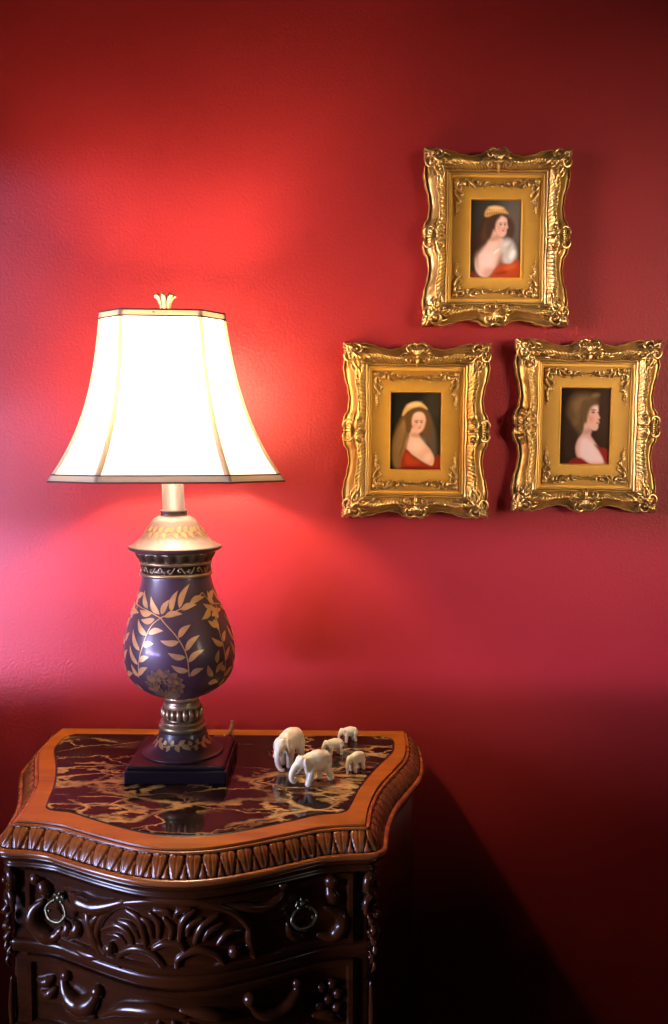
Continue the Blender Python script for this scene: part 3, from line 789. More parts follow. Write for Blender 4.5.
# ------------------------------------------------------------------ ivory elephants
def elephant_mesh(name, trunk, stride=0, head=(0, 0), voxel=.03):
    """one continuous surface, facing +x, height 1 at the back"""
    bm = bmesh.new()
    ball(bm, (-.02, 0, .66), 1, (.40, .255, .30), u=24, v=16)
    ball(bm, (-.27, 0, .62), 1, (.25, .235, .285), u=20, v=14)
    ball(bm, (.22, 0, .66), 1, (.24, .225, .27), u=20, v=14)
    hx, hz = .56 + head[0], .74 + head[1]
    tube(bm, [Vector((.25, 0, .70)), Vector((.42, 0, .73 + head[1] * .6)), Vector((hx, 0, hz))], [.21, .18, .15], seg=14)
    ball(bm, (hx, 0, hz + .02), 1, (.165, .155, .19), u=18, v=12)
    ball(bm, (hx - .01, .055, hz + .13), 1, (.10, .085, .09)); ball(bm, (hx - .01, -.055, hz + .13), 1, (.10, .085, .09))
    T = [Vector((hx + p[0], p[1], hz + p[2])) for p in trunk]
    tube(bm, [Vector((hx + .06, 0, hz))] + T, [.125, .105, .085, .070, .058, .048], seg=12, sub=6)
    tube(bm, [Vector((hx + .02, 0, hz - .08)), Vector((hx + .07, 0, hz - .20))], [.09, .055], seg=10, sub=3)
    for s in (-1, 1):
        R = Matrix.Rotation(s * .35, 4, 'Z') @ Matrix.Rotation(s * .18, 4, 'X')
        ball(bm, (hx - .13, s * .175, hz - .02), 1, (.135, .035, .205), R, 16, 12)
        ball(bm, (hx - .15, s * .18, hz - .14), 1, (.085, .033, .11), R, 14, 10)
        f = stride * s
        tube(bm, [Vector((.24, s * .135, .58)), Vector((.25 + f * .5, s * .145, .33)), Vector((.245 + f, s * .145, .13)), Vector((.25 + f * 1.1, s * .145, .05))], [.125, .108, .092, .10], seg=14)
        tube(bm, [Vector((-.31, s * .135, .56)), Vector((-.27 - f * .3, s * .15, .34)), Vector((-.335 - f * .7, s * .145, .14)), Vector((-.315 - f * .7, s * .145, .05))], [.145, .112, .09, .098], seg=14)
    tube(bm, [Vector((-.50, 0, .72)), Vector((-.56, .01, .60)), Vector((-.55, .02, .42))], [.035, .026, .03], seg=8)
    for v in bm.verts: v.co.z = max(v.co.z, 0)
    me = bpy.data.meshes.new(name + '_raw'); bm.to_mesh(me); bm.free()
    t = bpy.data.objects.new(name + '_raw', me); COL.objects.link(t)
    r = t.modifiers.new('r', 'REMESH'); r.mode = 'VOXEL'; r.voxel_size = voxel
    s = t.modifiers.new('s', 'SMOOTH'); s.factor = .5; s.iterations = 3
    dg = bpy.context.evaluated_depsgraph_get(); dg.update()
    new = bpy.data.meshes.new_from_object(t.evaluated_get(dg)); new.name = name
    bpy.data.objects.remove(t); bpy.data.meshes.remove(me)
    for p in new.polygons: p.use_smooth = True
    new.materials.clear(); new.materials.append(M_IVORY)
    return new, (hx, hz)
def elephant(label, x, y, face, h, trunk, stride=0, head=(0, 0), tusks=False, voxel=.03):
    me, (hx, hz) = elephant_mesh('elephant_figurine', trunk, stride, head, voxel)
    o = bpy.data.objects.new('elephant_figurine', me); COL.objects.link(o)
    o.location = (x, y, TOPZ + .0017); o.rotation_euler = (0, 0, math.atan2(face[1], face[0])); o.scale = (h, h, h)
    o['label'] = label; o['category'] = 'figurine'; o['group'] = 'ivory elephants on the marble top'
    if tusks:
        for s in (-1, 1):
            bm = bmesh.new()
            tube(bm, [Vector((hx + .07, s * .075, hz - .10)), Vector((hx + .15, s * .095, hz - .21)), Vector((hx + .235, s * .085, hz - .235))], [.034, .030, .012], seg=9)
            link('tusk', bm, M_TUSK, o)
    return o
elephant('tallest ivory elephant, facing the viewer, behind the one with a curled trunk', -.065, -.186, (-.42, -.90), .0565,
         [(.14, 0, -.10), (.19, .01, -.28), (.19, .04, -.45), (.17, .10, -.55), (.14, .17, -.57)], .05, (-.02, -.10), True, .026)
elephant('large ivory elephant in front, striding left with its trunk curled under', -.025, -.262, (-.78, -.62), .0480,
         [(.17, 0, -.06), (.29, 0, -.20), (.32, 0, -.38), (.22, 0, -.50), (.10, 0, -.42)], .15, (.02, -.05), True, .026)
elephant('small ivory elephant just behind and right of the large striding one', .001, -.147, (-.92, -.38), .0275,
         [(.14, 0, -.12), (.18, 0, -.32), (.18, 0, -.50), (.20, 0, -.62)], .04, (-.03, -.06))
elephant('small ivory elephant farthest back, nearest the wall', .025, -.083, (-.93, -.36), .0260,
         [(.14, 0, -.12), (.18, 0, -.30), (.19, 0, -.46), (.22, 0, -.56)], .03, (-.03, -.05))
elephant('small ivory elephant nearest the right edge of the marble, trunk hanging straight down', .033, -.216, (-.66, -.75), .0300,
         [(.14, 0, -.14), (.17, 0, -.34), (.17, 0, -.52), (.18, 0, -.66)], .03, (-.03, -.08))

# ------------------------------------------------------------------ gilt frames with painted portraits
FW, FH, MW, MH, PW, PH = .1235, .1435, .0780, .1025, .0420, .0627
def wave(a):
    K = [(0, .0015), (.045, .0015), (.075, .0045), (.10, .0015), (.14, 0), (.19, .0025), (.26, .0080), (.32, .0105), (.38, .0085), (.425, .002), (.455, 0), (.482, .0015), (.5, .0045)]
    a = min(a, 1 - a)
    for (x0, y0), (x1, y1) in zip(K, K[1:]):
        if a <= x1:
            t = (a - x0) / (x1 - x0); t = t * t * (3 - 2 * t); return y0 + (y1 - y0) * t
    return K[-1][1]
PROF = [(0, 0), (0, .009), (.008, .0130), (.024, .0145), (.042, .0138), (.055, .0122), (.10, .0118), (.18, .0130), (.26, .0155), (.33, .0188), (.38, .0218), (.42, .0240), (.44, .0272),
        (.47, .0288), (.51, .0292), (.55, .0288), (.59, .0280), (.63, .0268), (.67, .0252), (.71, .0234), (.75, .0212), (.79, .0188), (.82, .0175), (.84, .0188), (.87, .0188), (.89, .0166), (.93, .0160), (.955, .0168), (.985, .0158), (1.0, .0120)]
def moulding_mesh():
    bm = bmesh.new(); NS = 150
    sides = [((-1, 1), (1, 1), 'h'), ((1, 1), (1, -1), 'v'), ((1, -1), (-1, -1), 'h'), ((-1, -1), (-1, 1), 'v')]
    for (ax, az), (bx_, bz), k in sides:
        rows = []
        for i in range(NS + 1):
            s = i / NS; w = wave(s)
            ow = min(1, min(s, 1 - s) / .05)
            x = FW * (ax + (bx_ - ax) * s); z = FH * (az + (bz - az) * s)
            if k == 'h': z -= math.copysign(w, az)
            else: x -= math.copysign(w, ax)
            ix = MW * (ax + (bx_ - ax) * s); iz = MH * (az + (bz - az) * s)
            row = []
            for q, d in PROF:
                qq = q
                if .38 < q < .62:                         # scalloped edge of the carved inner border
                    qq += (.030 * abs(math.sin(s * PI * 11)) * ow - .055 * math.cos(s * 4 * PI) * -1 - .02) * (1 - abs(q - .5) / .12)
                if .46 < q < .80:
                    d += (.0013 * math.sin(s * 2 * PI * 23 + q * 34) * math.sin(q * 40 - s * 2 * PI * 13) + .0007 * math.sin(s * 2 * PI * 37 - q * 55)) * ow
                px = x + (ix - x) * qq; pz = z + (iz - z) * qq
                row.append(bm.verts.new((px, -d, pz)))
            rows.append(row)
        for a, b in zip(rows, rows[1:]):
            for j in range(len(PROF) - 1): bm.faces.new((a[j], b[j], b[j + 1], a[j + 1]))
    bmesh.ops.remove_doubles(bm, verts=bm.verts[:], dist=1e-5)
    bmesh.ops.recalc_face_normals(bm, faces=bm.faces[:])
    me = bpy.data.meshes.new('frame_moulding'); bm.to_mesh(me); bm.free()
    if sum((p.normal.y < 0) for p in me.polygons) < len(me.polygons) / 2: me.flip_normals()
    for p in me.polygons: p.use_smooth = True
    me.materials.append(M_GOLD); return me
def corner_mesh(sx, sz):
    """scrolls and a fan shell on one corner; distances in mm in from the outer corner"""
    bm = bmesh.new()
    def P(a, b, d): return Vector((sx * (FW - a / 1000), -d / 1000, sz * (FH - b / 1000)))
    def T(pts, r, sub=5, seg=8): tube(bm, [P(*p) for p in pts], [x / 1000 for x in r] if isinstance(r, (list, tuple)) else r / 1000, seg=seg, sub=sub)
    def B(a, b, d, r): ball(bm, P(a, b, d), r / 1000, u=10, v=7)
    for e in ((3, 13), (0.5, 7), (1, 1), (7, .5), (13, 3)):     # fan at the very corner
        T([(17, 17, 22), ((17 + e[0]) / 2 - 1, (17 + e[1]) / 2 - 1, 25), (e[0] + 1, e[1] + 1, 20)], [1.5, 2.6, 2.4])
    B(3, 3, 20, 3.2); B(9, 2.5, 20, 2.6); B(2.5, 9, 20, 2.6)
    for m in (0, 1):
        sw = (lambda p: p) if not m else (lambda p: (p[1], p[0], p[2]))
        T([sw(p) for p in ((14, 6, 22), (20, 2.5, 22), (27, 4, 22), (31, 10, 23), (28, 16, 25), (22, 17, 26), (19.5, 12.5, 26), (23, 10, 26))], [1.3, 2.1, 2.4, 2.3, 2.2, 2.0, 1.5])
        T([sw(p) for p in ((26, 22, 27), (32, 18, 27), (39, 21, 27), (46, 27, 28), (56, 29, 28), (64, 27, 27))], [2.4, 3.0, 2.6, 2.0, 1.3])
        T([sw(p) for p in ((30, 30, 27), (38, 33, 28), (48, 32, 28), (55, 33, 27))], [2.0, 2.4, 1.8, 1.0])
        T([sw(p) for p in ((34, 17, 24), (40, 15, 22), (47, 19, 22), (52, 24, 25))], [1.0, 1.8, 1.6, .8])
        T([sw(p) for p in ((31, 8, 21), (37, 8.5, 19), (43, 11, 18))], [1.5, 1.3, .6])
        B(*sw((23, 11.5, 27)), 2.3); B(*sw((44, 24, 29)), 2.0); B(*sw((36, 27, 30)), 2.3); B(*sw((52, 30, 29.5)), 1.7)
    T([(14, 14, 24), (20, 19, 28), (25, 26, 29), (31, 29, 27)], [2.2, 3.6, 3.4, 1.8]); T([(14, 14, 24), (19, 20, 28), (26, 25, 29), (29, 31, 27)], [2.2, 3.6, 3.4, 1.8])
    B(24, 24, 30.5, 3.4); B(18, 18, 28, 2.8)
    me = bpy.data.meshes.new('corner_ornament'); bm.normal_update(); bm.to_mesh(me); bm.free()
    for p in me.polygons: p.use_smooth = True
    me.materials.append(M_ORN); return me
def side_mesh(dx, dz):
    """shell cartouche in the middle of a side; t along the side, b in from the outer edge (mm)"""
    bm = bmesh.new()
    def P(t, b, d):
        if dz: return Vector((t / 1000, -d / 1000, dz * (FH - b / 1000)))
        return Vector((dx * (FW - b / 1000), -d / 1000, t / 1000))
    def T(pts, r, sub=5): tube(bm, [P(*p) for p in pts], [x / 1000 for x in r] if isinstance(r, (list, tuple)) else r / 1000, seg=8, sub=sub)
    def B(t, b, d, r): ball(bm, P(t, b, d), r / 1000, u=10, v=7)
    for t in (-9, -4.5, 0, 4.5, 9):
        T([(t * .25, 22, 27), (t * .8, 14, 27), (t * 1.15, 7 + abs(t) * .25, 24)], [1.6, 2.5, 2.1])
    for s in (-1, 1):
        T([(s * 3, 3.5, 21), (s * 9, 1.5, 22), (s * 15, 4.5, 22), (s * 17, 11, 24), (s * 13, 16, 26), (s * 9, 13, 26)], [1.6, 2.3, 2.4, 2.2, 1.7, 1.2])
        T([(s * 2, 26, 29), (s * 9, 22, 28), (s * 16, 24, 28), (s * 19, 30, 28), (s * 14, 34, 28), (s * 10, 30, 29)], [2.3, 2.6, 2.4, 2.0, 1.6, 1.1])
        T([(s * 15, 26, 27), (s * 24, 27, 28), (s * 32, 30, 28), (s * 40, 29, 27)], [1.8, 2.2, 1.6, .8])
        T([(s * 16, 18, 25), (s * 22, 18, 23), (s * 28, 22, 24)], [1.6, 1.7, .8])
        B(s * 11, 30, 30, 2.1); B(s * 10, 13.5, 27, 2.1); B(s * 24, 29, 29, 1.7)
    B(0, 24, 30, 3.6); T([(0, 28, 29), (0, 34, 28), (0, 40, 24)], [2.6, 2.8, 1.2]); B(0, 3.5, 22, 2.4)
    me = bpy.data.meshes.new('side_ornament'); bm.normal_update(); bm.to_mesh(me); bm.free()
    for p in me.polygons: p.use_smooth = True
    me.materials.append(M_ORN); return me
def mat_mesh():
    """flat gilt panel with a stepped rim and a beaded window"""
    bm = bmesh.new()
    rings = [(MW, MH, .0122), (MW - .0035, MH - .0035, .0124), (MW - .0042, MH - .0042, .0112), (PW + .0030, PH + .0030, .0112), (PW + .0024, PH + .0024, .0124), (PW + .0008, PH + .0008, .0122), (PW - .0002, PH - .0002, .0070)]
    R = [[bm.verts.new((sx * w, -d, sz * h)) for sx, sz in ((-1, -1), (1, -1), (1, 1), (-1, 1))] for w, h, d in rings]
    for a, b in zip(R, R[1:]):
        for k in range(4): bm.faces.new((a[k], a[(k + 1) % 4], b[(k + 1) % 4], b[k]))
    bmesh.ops.recalc_face_normals(bm, faces=bm.faces[:])
    nx, nz = 26, 38
    for i in range(nx + 1):
        for s in (-1, 1): ball(bm, ((i / nx * 2 - 1) * (PW + .0016), -.0124, s * (PH + .0016)), .0011, u=6, v=4)
    for i in range(1, nz):
        for s in (-1, 1): ball(bm, (s * (PW + .0016), -.0124, (i / nz * 2 - 1) * (PH + .0016)), .0011, u=6, v=4)
    me = bpy.data.meshes.new('mat_panel'); bm.normal_update(); bm.to_mesh(me); bm.free()
    me.materials.append(M_GOLDMAT); return me
def mat_corner_mesh(sx, sz):
    """applied vine scrolls in one corner of the panel; mm in from the panel's corner"""
    bm = bmesh.new()
    def P(a, b, d=13.2): return Vector((sx * (MW - a / 1000), -d / 1000, sz * (MH - b / 1000)))
    def T(pts, r, sub=5): tube(bm, [P(*p) for p in pts], [x / 620 for x in r], seg=7, sub=sub)
    def B(a, b, r, d=13.4): ball(bm, P(a, b, d), r / 640, u=8, v=6)
    B(10.5, 10.5, 2.6, 14); B(16, 16, 1.9); T([(8, 15), (8, 9), (14, 8)], [.9, 1.7, .9])
    # along the horizontal edge
    T([(12, 14), (18, 10), (24, 13), (23, 18), (19, 17)], [1.0, 1.6, 1.5, 1.1, .7])
    T([(22, 11), (29, 9), (35, 13), (42, 18), (49, 16), (50, 12), (46, 11.5)], [.8, 1.3, 1.3, 1.3, 1.1, .9, .6])
    T([(48, 17), (56, 19), (64, 16), (71, 15), (77, 16)], [.8, 1.3, 1.2, 1.0, .7])
    T([(36, 13), (38, 8.5), (43, 9)], [.8, 1.3, .6]); T([(57, 18.5), (59, 13), (64, 12)], [.8, 1.3, .6]); T([(30, 10), (31, 16), (28, 19)], [.7, 1.1, .5])
    for a, b, r in ((21, 16.5, 1.7), (47.5, 12.5, 1.7), (33, 19, 1.4), (27, 8, 1.4), (41, 21, 1.2), (64, 12.5, 1.4), (70, 19, 1.1), (55, 22, 1.1)): B(a, b, r)
    # down the vertical edge
    T([(14, 12), (9, 19), (13, 25), (18, 23), (17, 19)], [1.0, 1.6, 1.5, 1.1, .7])
    T([(10, 23), (9, 30), (13, 36), (17, 41), (14, 46), (11, 44)], [.8, 1.4, 1.3, 1.3, 1.0, .6])
    T([(14, 38), (11, 48), (12, 56), (11, 62)], [.7, 1.2, 1.2, .6]); T([(16, 27), (21, 31), (20, 36)], [.8, 1.2, .6])
    for a, b, r in ((17, 20.5, 1.7), (11.5, 45, 1.7), (19, 34, 1.4), (8, 27, 1.4), (20, 43, 1.2), (12, 53, 1.9), (12, 60, 1.4), (15, 57, 1.0), (11, 66, .9)): B(a, b, r)
    me = bpy.data.meshes.new('vine_ornament'); bm.normal_update(); bm.to_mesh(me); bm.free()
    for p in me.polygons: p.use_smooth = True
    me.materials.append(M_ORN); return me

def paint(layers, bg0, bg1, NX=104, NY=156):
    """paint a little portrait with soft brush shapes; u to the right, v down, both 0..1"""
    U, V = np.meshgrid((np.arange(NX + 1)) / NX, (np.arange(NY + 1)) / NY)
    AS = PH / PW
    img = np.zeros(U.shape + (3,))
    g = np.clip(.6 * U + .4 * V + .08 * np.sin(7 * U + 5 * V), 0, 1)[..., None]
    img[:] = np.array(bg0) * (1 - g) + np.array(bg1) * g
    for L in layers:
        kind, col, soft, al = L[0], np.array(L[1]), L[2], L[3]
        if kind == 'e':
            cx, cy, rx, ry, rot = L[4]
            c, s = math.cos(rot), math.sin(rot)
            X, Y = (U - cx), (V - cy) * AS
            x, y = (X * c + Y * s) / rx, (-X * s + Y * c) / (ry * AS)
            f = np.sqrt(x * x + y * y) + 1e-6
            d = f * (f - 1) / np.sqrt((x / rx) ** 2 + (y / (ry * AS)) ** 2 + 1e-6)
        else:
            pts = [(p.x, p.y) for p in closed_curve([Vector((a, b * AS, 0)) for a, b in L[4]], 4)] if kind == 'c' else [(a, b * AS) for a, b in L[4] + L[4][:1]]
            X, Y = U, V * AS
            d = np.full(U.shape, 9.0); ins = np.zeros(U.shape, bool)
            for (x0, y0), (x1, y1) in zip(pts, pts[1:]):
                ex, ey = x1 - x0, y1 - y0; l2 = ex * ex + ey * ey
                if l2 < 1e-12: continue
                t = np.clip(((X - x0) * ex + (Y - y0) * ey) / l2, 0, 1)
                d = np.minimum(d, np.hypot(X - x0 - t * ex, Y - y0 - t * ey))
                if abs(y1 - y0) > 1e-9:
                    cr = ((y0 > Y) != (y1 > Y)) & (X < ex * (Y - y0) / (y1 - y0) + x0); ins ^= cr
            d = np.where(ins, -d, d)
        m = np.clip(.5 - d / (2 * soft), 0, 1); m = m * m * (3 - 2 * m) * al
        img = img * (1 - m[..., None]) + col * m[..., None]
    img = np.clip(img * (1 + .40 * img.max(axis=2, keepdims=True) ** .5), 0, .95)     # brightens the painted colours, the palest most
    bm = bmesh.new(); lay = bm.loops.layers.float_color.new('Col'); vs = []
    for j in range(NY + 1):
        vs.append([bm.verts.new(((i / NX * 2 - 1) * PW, -.0085, (1 - j / NY * 2) * PH)) for i in range(NX + 1)])
    for j in range(NY):
        for i in range(NX):
            f = bm.faces.new((vs[j][i], vs[j + 1][i], vs[j + 1][i + 1], vs[j][i + 1]))
            for lp, (jj, ii) in zip(f.loops, ((j, i), (j + 1, i), (j + 1, i + 1), (j, i + 1))): lp[lay] = (*img[jj, ii], 1)
    return bm
SK, SKL, SKD, BL = (.66, .36, .24), (.74, .50, .40), (.40, .17, .10), (.60, .20, .13)
def features(cx, cy, w, h, turn):
    """brows, eyes, nose shadow and mouth of a face turned to the right"""
    t = turn
    return [('e', (.09, .04, .02), .012, .85, (cx - .36 * w + t, cy - .24 * h, .32 * w, .035 * h, -.12)), ('e', (.09, .04, .02), .012, .85, (cx + .45 * w + t, cy - .24 * h, .22 * w, .035 * h, .12)),
            ('e', SKD, .03, .55, (cx - .34 * w + t, cy - .11 * h, .27 * w, .10 * h, 0)), ('e', SKD, .03, .55, (cx + .45 * w + t, cy - .11 * h, .20 * w, .10 * h, 0)),
            ('e', (.035, .018, .012), .010, .95, (cx - .34 * w + t, cy - .08 * h, .19 * w, .045 * h, 0)), ('e', (.035, .018, .012), .010, .95, (cx + .45 * w + t, cy - .08 * h, .14 * w, .045 * h, 0)),
            ('e', SKD, .025, .6, (cx + .26 * w + t, cy + .08 * h, .05 * w, .22 * h, -.1)), ('e', SKL, .018, .8, (cx + .14 * w + t, cy + .14 * h, .06 * w, .17 * h, -.05)), ('e', SKD, .012, .9, (cx + .20 * w + t, cy + .29 * h, .17 * w, .03 * h, 0)),
            ('e', (.46, .06, .045), .010, .95, (cx + .13 * w + t, cy + .47 * h, .24 * w, .045 * h, 0)), ('e', SKD, .012, .6, (cx + .13 * w + t, cy + .56 * h, .17 * w, .02 * h, 0)), ('e', BL, .06, .55, (cx - .45 * w, cy + .20 * h, .28 * w, .18 * h, 0)),
            ('e', SKL, .03, .6, (cx + .1 * w + t, cy + .70 * h, .18 * w, .07 * h, 0))]
P_CAP = [('e', (.16, .13, .10), .2, .6, (.85, .25, .3, .3, 0)),
    ('c', (.060, .028, .016), .07, 1, [(.30, .18), (.16, .34), (.06, .50), (.04, .72), (.10, .86), (.30, .70), (.48, .5), (.5, .2)]),
    ('c', (.10, .045, .024), .05, .8, [(.32, .24), (.22, .42), (.16, .62), (.26, .62), (.40, .44), (.46, .3)]),
    ('e', (.085, .040, .024), .05, 1, (.78, .36, .10, .14, -.1)),
    ('c', SK, .04, 1, [(.42, .36), (.36, .52), (.22, .64), (.12, .78), (.14, .94), (.34, 1.0), (.52, .86), (.62, .66), (.66, .52), (.58, .46)]),
    ('e', SKL, .12, .85, (.33, .77, .19, .15, .3)), ('e', SKL, .07, .6, (.45, .58, .10, .06, -.5)), ('e', SKD, .05, .55, (.50, .485, .13, .035, -.4)), ('e', SKD, .07, .4, (.38, .93, .13, .05, -.5)), ('e', SKD, .05, .5, (.14, .80, .03, .14, 0)), ('e', BL, .06, .3, (.33, .90, .06, .03, 0)),
    ('c', (.56, .48, .39), .07, .95, [(.60, .54), (.76, .50), (.88, .58), (.92, .72), (.84, .84), (.68, .82), (.60, .70)]),
    ('e', (.05, .024, .014), .09, .75, (.15, .58, .10, .10, .5)), ('e', SKD, .06, .5, (.60, .76, .05, .10, .5)),
    ('e', (.78, .72, .63), .05, .9, (.84, .70, .05, .06, .4)), ('e', (.66, .56, .44), .03, .8, (.70, .57, .05, .02, -.6)), ('e', (.34, .26, .19), .025, .7, (.78, .60, .02, .06, .6)), ('e', (.50, .40, .30), .03, .6, (.73, .67, .03, .08, .3)), ('e', (.84, .76, .64), .025, .8, (.52, .66, .07, .012, -.7)),
    ('c', (.70, .50, .40), .02, .55, [(.10, .74), (.10, .88), (.18, .97), (.30, .99), (.20, .94), (.13, .84)]),
    ('c', (.40, .055, .014), .03, 1, [(.40, 1.0), (.50, .88), (.62, .82), (.80, .82), (.93, .76), (1.02, .84), (1.02, 1.04), (.4, 1.04)]),
    ('e', (.56, .11, .025), .06, .7, (.80, .86, .12, .035, -.3)), ('e', (.20, .02, .01), .04, .7, (.62, .94, .12, .02, -.2)), ('e', (.30, .045, .02), .05, .8, (.04, .98, .12, .05, 0)),
    ('c', SK, .025, 1, [(.50, .24), (.62, .19), (.72, .22), (.735, .30), (.75, .345), (.72, .38), (.71, .43), (.65, .475), (.56, .46), (.49, .38)]), ('e', SKL, .06, .7, (.62, .27, .07, .05, 0)),
    *features(.615, .325, .11, .14, .02),
    ('c', (.07, .033, .018), .04, 1, [(.34, .20), (.52, .17), (.60, .20), (.52, .27), (.46, .38), (.38, .50), (.30, .44)]),
    ('c', (.075, .034, .02), .025, .9, [(.58, .185), (.70, .17), (.77, .26), (.78, .36), (.745, .32), (.72, .235)]),
    ('c', (.52, .27, .075), .025, 1, [(.27, .20), (.31, .11), (.46, .068), (.62, .085), (.72, .14), (.74, .175), (.60, .165), (.45, .185), (.34, .215)]),
    ('e', (.78, .52, .22), .035, .75, (.50, .10, .15, .022, .05)), *[('e', (.28, .11, .02), .008, .8, (.33 + .045 * k, .178 - .012 * math.sin(k * .45), .010, .012, 0)) for k in range(9)],
    *[('e', (.80, .58, .28), .007, .8, (.31 + .045 * k, .150 - .018 * math.sin(k * .4), .009, .008, 0)) for k in range(9)]]
P_BAND = [('e', (.055, .045, .028), .15, .7, (.9, .12, .2, .2, 0)),
    ('c', (.16, .080, .024), .06, 1, [(.36, .20), (.20, .34), (.10, .50), (.04, .70), (.06, .90), (.14, .99), (.34, .98), (.40, .74), (.44, .5), (.52, .3)]),
    ('c', (.30, .165, .055), .04, .8, [(.26, .36), (.17, .50), (.12, .66), (.15, .80), (.22, .70), (.26, .54), (.33, .42)]), ('c', (.27, .145, .046), .04, .7, [(.30, .50), (.24, .66), (.22, .82), (.27, .92), (.32, .76), (.36, .6)]),
    *[('e', (.08, .038, .012), .03, .55, (.12 + .055 * k, .60 + .07 * (k % 3), .018, .08, .3)) for k in range(5)],
    ('c', (.105, .075, .048), .05, .9, [(.72, .20), (.82, .34), (.90, .50), (.93, .72), (.90, .84), (.74, .66), (.62, .52), (.70, .36)]),
    ('c', (.13, .064, .021), .05, .95, [(.66, .22), (.78, .30), (.82, .44), (.80, .60), (.70, .58), (.62, .50), (.66, .40)]), ('c', (.20, .11, .036), .06, .8, [(.22, .42), (.08, .58), (.03, .80), (.10, .98), (.26, .96), (.20, .74), (.27, .56)]),
    ('c', SK, .03, 1, [(.42, .46), (.36, .62), (.33, .76), (.50, .84), (.72, .93), (.86, .955), (.885, .86), (.80, .74), (.66, .64), (.57, .56), (.56, .50)]),
    ('e', SKL, .10, .85, (.52, .68, .15, .09, .5)), ('e', SKL, .06, .7, (.76, .84, .07, .05, .8)), ('e', SKD, .045, .6, (.50, .555, .10, .028, .1)),
    ('c', (.26, .025, .008), .02, 1, [(.30, .745), (.46, .825), (.64, .905), (.84, .955), (.90, .85), (.98, .82), (1.02, 1.04), (.26, 1.04)]),
    ('c', (.38, .05, .012), .05, .8, [(.32, .79), (.48, .86), (.60, .92), (.44, .95), (.31, .93)]), ('e', (.14, .008, .012), .03, .9, (.60, .99, .42, .022, 0)),
    ('c', SK, .03, 1, [(.43, .30), (.52, .255), (.63, .25), (.70, .32), (.69, .41), (.65, .48), (.57, .525), (.48, .49), (.42, .40)]), ('e', SKL, .07, .7, (.55, .29, .08, .04, 0)),
    *features(.55, .395, .125, .135, .01),
    ('c', (.13, .062, .02), .03, 1, [(.28, .29), (.40, .205), (.56, .185), (.70, .21), (.74, .28), (.72, .34), (.68, .27), (.56, .235), (.46, .27), (.41, .36), (.40, .50), (.32, .50)]),
    ('c', (.62, .38, .13), .025, 1, [(.235, .275), (.29, .185), (.40, .13), (.54, .115), (.66, .15), (.73, .215), (.60, .185), (.46, .195), (.34, .24), (.25, .30)]), ('e', (.80, .58, .28), .05, .7, (.47, .155, .13, .022, -.2))]
P_HAIR = [('e', (.06, .03, .016), .2, .8, (.9, .3, .3, .3, 0)),
    ('c', (.115, .062, .024), .08, 1, [(.16, .16), (.30, .06), (.54, .05), (.72, .10), (.76, .20), (.62, .30), (.52, .44), (.46, .60), (.36, .66), (.22, .52), (.12, .34)]),
    ('c', (.045, .022, .012), .07, .9, [(.10, .40), (.24, .50), (.38, .62), (.36, .80), (.20, .92), (.06, .8)]),
    ('c', (.22, .125, .046), .07, .8, [(.24, .20), (.40, .11), (.60, .13), (.56, .22), (.42, .26), (.30, .34)]), ('e', (.26, .15, .06), .05, .7, (.70, .09, .08, .028, -.2)),
    ('e', (.17, .095, .036), .05, .7, (.36, .38, .08, .12, .4)), ('e', (.05, .024, .012), .04, .7, (.47, .32, .035, .12, .3)),
    ('c', (.62, .33, .25), .03, 1, [(.50, .44), (.46, .58), (.36, .68), (.32, .80), (.38, .93), (.60, 1.0), (.92, 1.0), (.90, .92), (.80, .80), (.70, .70), (.62, .62), (.63, .54)]),
    ('c', (.74, .52, .46), .06, .9, [(.42, .70), (.52, .66), (.66, .72), (.78, .84), (.88, .96), (.60, .97), (.42, .88)]), ('e', SKD, .05, .55, (.54, .57, .10, .035, -.3)),
    ('c', (.25, .022, .014), .03, 1, [(.70, .74), (.82, .78), (.98, .82), (1.02, 1.02), (.93, 1.0), (.88, .92), (.80, .83)]), ('c', (.20, .016, .012), .03, 1, [(.24, .95), (.40, .92), (.54, .97), (.62, 1.03), (.2, 1.03)]),
    ('c', SK, .022, 1, [(.56, .26), (.66, .20), (.735, .215), (.765, .29), (.765, .335), (.80, .385), (.775, .41), (.79, .445), (.77, .475), (.765, .52), (.72, .555), (.62, .54), (.54, .46), (.53, .34)]),
    ('e', SKL, .05, .7, (.71, .25, .04, .04, 0)), ('e', BL, .06, .6, (.61, .40, .06, .05, 0)), ('e', (.06, .03, .02), .018, .9, (.655, .315, .035, .012, .1)), ('e', (.12, .055, .03), .018, .8, (.66, .283, .05, .010, .1)),
    ('e', (.06, .03, .02), .014, .7, (.755, .315, .015, .010, 0)), ('e', SKD, .015, .7, (.765, .408, .02, .008, 0)), ('e', (.50, .08, .06), .014, .9, (.755, .455, .032, .012, 0)),
    ('c', (.13, .070, .028), .04, .95, [(.42, .18), (.58, .14), (.74, .18), (.74, .215), (.64, .235), (.58, .30), (.545, .38), (.50, .46), (.42, .42)])]
MOULD = moulding_mesh(); MATM = mat_mesh()
CORN = [corner_mesh(sx, sz) for sx in (-1, 1) for sz in (-1, 1)]
SIDEO = [side_mesh(*d) for d in ((-1, 0), (1, 0), (0, 1), (0, -1))]
VINE = [mat_corner_mesh(sx, sz) for sx in (-1, 1) for sz in (-1, 1)]
def put(name, me, parent):
    o = bpy.data.objects.new(name, me); COL.objects.link(o); o.parent = parent; return o
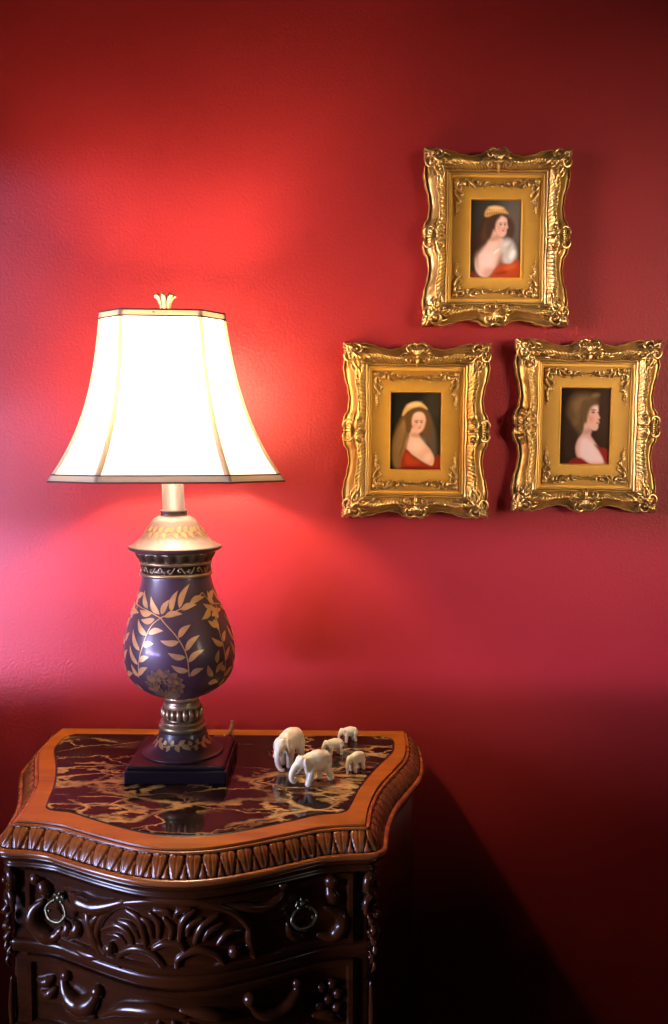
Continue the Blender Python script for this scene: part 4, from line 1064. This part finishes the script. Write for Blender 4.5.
def frame(x, z, tilt, label, layers, bg0, bg1, scale=1):
    t = thing('picture_frame', label, 'picture', (x, -.0015, z), (0, math.radians(tilt), 0), 'gilt frames on the red wall')
    t.scale = (scale * .980, 1, scale)
    m = put('frame_moulding', MOULD, t)
    for c in CORN: put('corner_ornament', c, m)
    for s in SIDEO: put('side_ornament', s, m)
    p = put('mat_panel', MATM, t)
    for v in VINE: put('vine_ornament', v, p)
    bm = paint(layers, bg0, bg1); link('portrait_painting', bm, M_PAINT, t, smooth=False)
    bm = bmesh.new(); box(bm, -MW - .004, MW + .004, -.0065, -.0003, -MH - .004, MH + .004); link('back_board', bm, M_BASE, t, smooth=False)
    return t
frame(.2630, 1.6115, .4, 'gilt scrollwork frame highest on the wall, portrait of a woman in a jewelled cap', P_CAP, (.034, .029, .022), (.085, .066, .048), .985)
frame(.1345, 1.3000, .5, 'left gilt frame of the lower pair, long-haired woman in a yellow band', P_BAND, (.010, .009, .006), (.035, .030, .018))
frame(.4140, 1.3080, .7, 'right gilt frame of the lower pair, brown-haired woman in profile', P_HAIR, (.018, .010, .006), (.050, .028, .012), .985)

# ------------------------------------------------------------------ light
def area(name, loc, target, sx, sy, power, col, spread=180):
    l = bpy.data.lights.new(name, 'AREA'); l.shape = 'RECTANGLE'; l.size = sx; l.size_y = sy; l.energy = power; l.color = col
    l.spread = math.radians(spread)
    o = bpy.data.objects.new(name, l); COL.objects.link(o); o.location = loc
    o.rotation_euler = (Vector(target) - Vector(loc)).to_track_quat('-Z', 'Y').to_euler(); return o
l = bpy.data.lights.new('bulb_light', 'POINT'); l.energy = 19; l.color = (1.0, .77, .53); l.shadow_soft_size = .03
o = bpy.data.objects.new('bulb_light', l); COL.objects.link(o); o.location = (LX - .016, LY, 1.350)
for k, (px, py) in enumerate(((-1.20, -1.95), (-1.42, -1.80), (-1.62, -1.62), (-1.80, -1.42), (-1.96, -1.2))):      # unseen window's daylight, split into narrow beams to blur the lamp's shadow
    area('window_light', (px, py, 1.052), (.05, 0, 1.003), 1.15, .26, .30 * (.55, .9, 1.0, 1.0, .8)[k], (.58, .42, 1.0), 2.5)
    for h, p in ((.24, .08), (.48, .14), (.85, .24)):
        area('window_light', (px, py, .922 + h / 2), (-.80 + .09 * k, 0, .873 + h / 2), .50, h, p, (.62, .55, 1.0), 4)
area('window_light', (-2.1, -1.0, 1.55), (.3, 0, 1.42), .6, .6, 1.4, (.78, .76, 1.0), 16)
area('window_light', (-1.65, -1.3, 1.0), (-.14, -.5, .80), .6, .9, 3.6, (.52, .58, 1.0), 36)
area('room_fill_light', (2.1, -1.75, 1.5), (.28, 0, 1.40), .7, .7, 2.0, (1.0, .82, .64), 28)
w = bpy.data.worlds.new('dim_room'); bpy.context.scene.world = w; w.use_nodes = True
w.node_tree.nodes['Background'].inputs[0].default_value = (.30, .26, .34, 1)
w.node_tree.nodes['Background'].inputs[1].default_value = .02

# ------------------------------------------------------------------ camera
cam = bpy.data.cameras.new('camera'); cam.lens = 900 / 1024 * 36; cam.sensor_width = 36
co = bpy.data.objects.new('camera', cam); COL.objects.link(co)
co.location = (0, -1.5, 1.26); co.rotation_euler = (math.radians(90 - 3.6), 0, 0)
sc = bpy.context.scene
sc.camera = co
sc.view_settings.view_transform = 'Standard'
sc.view_settings.look = 'None'
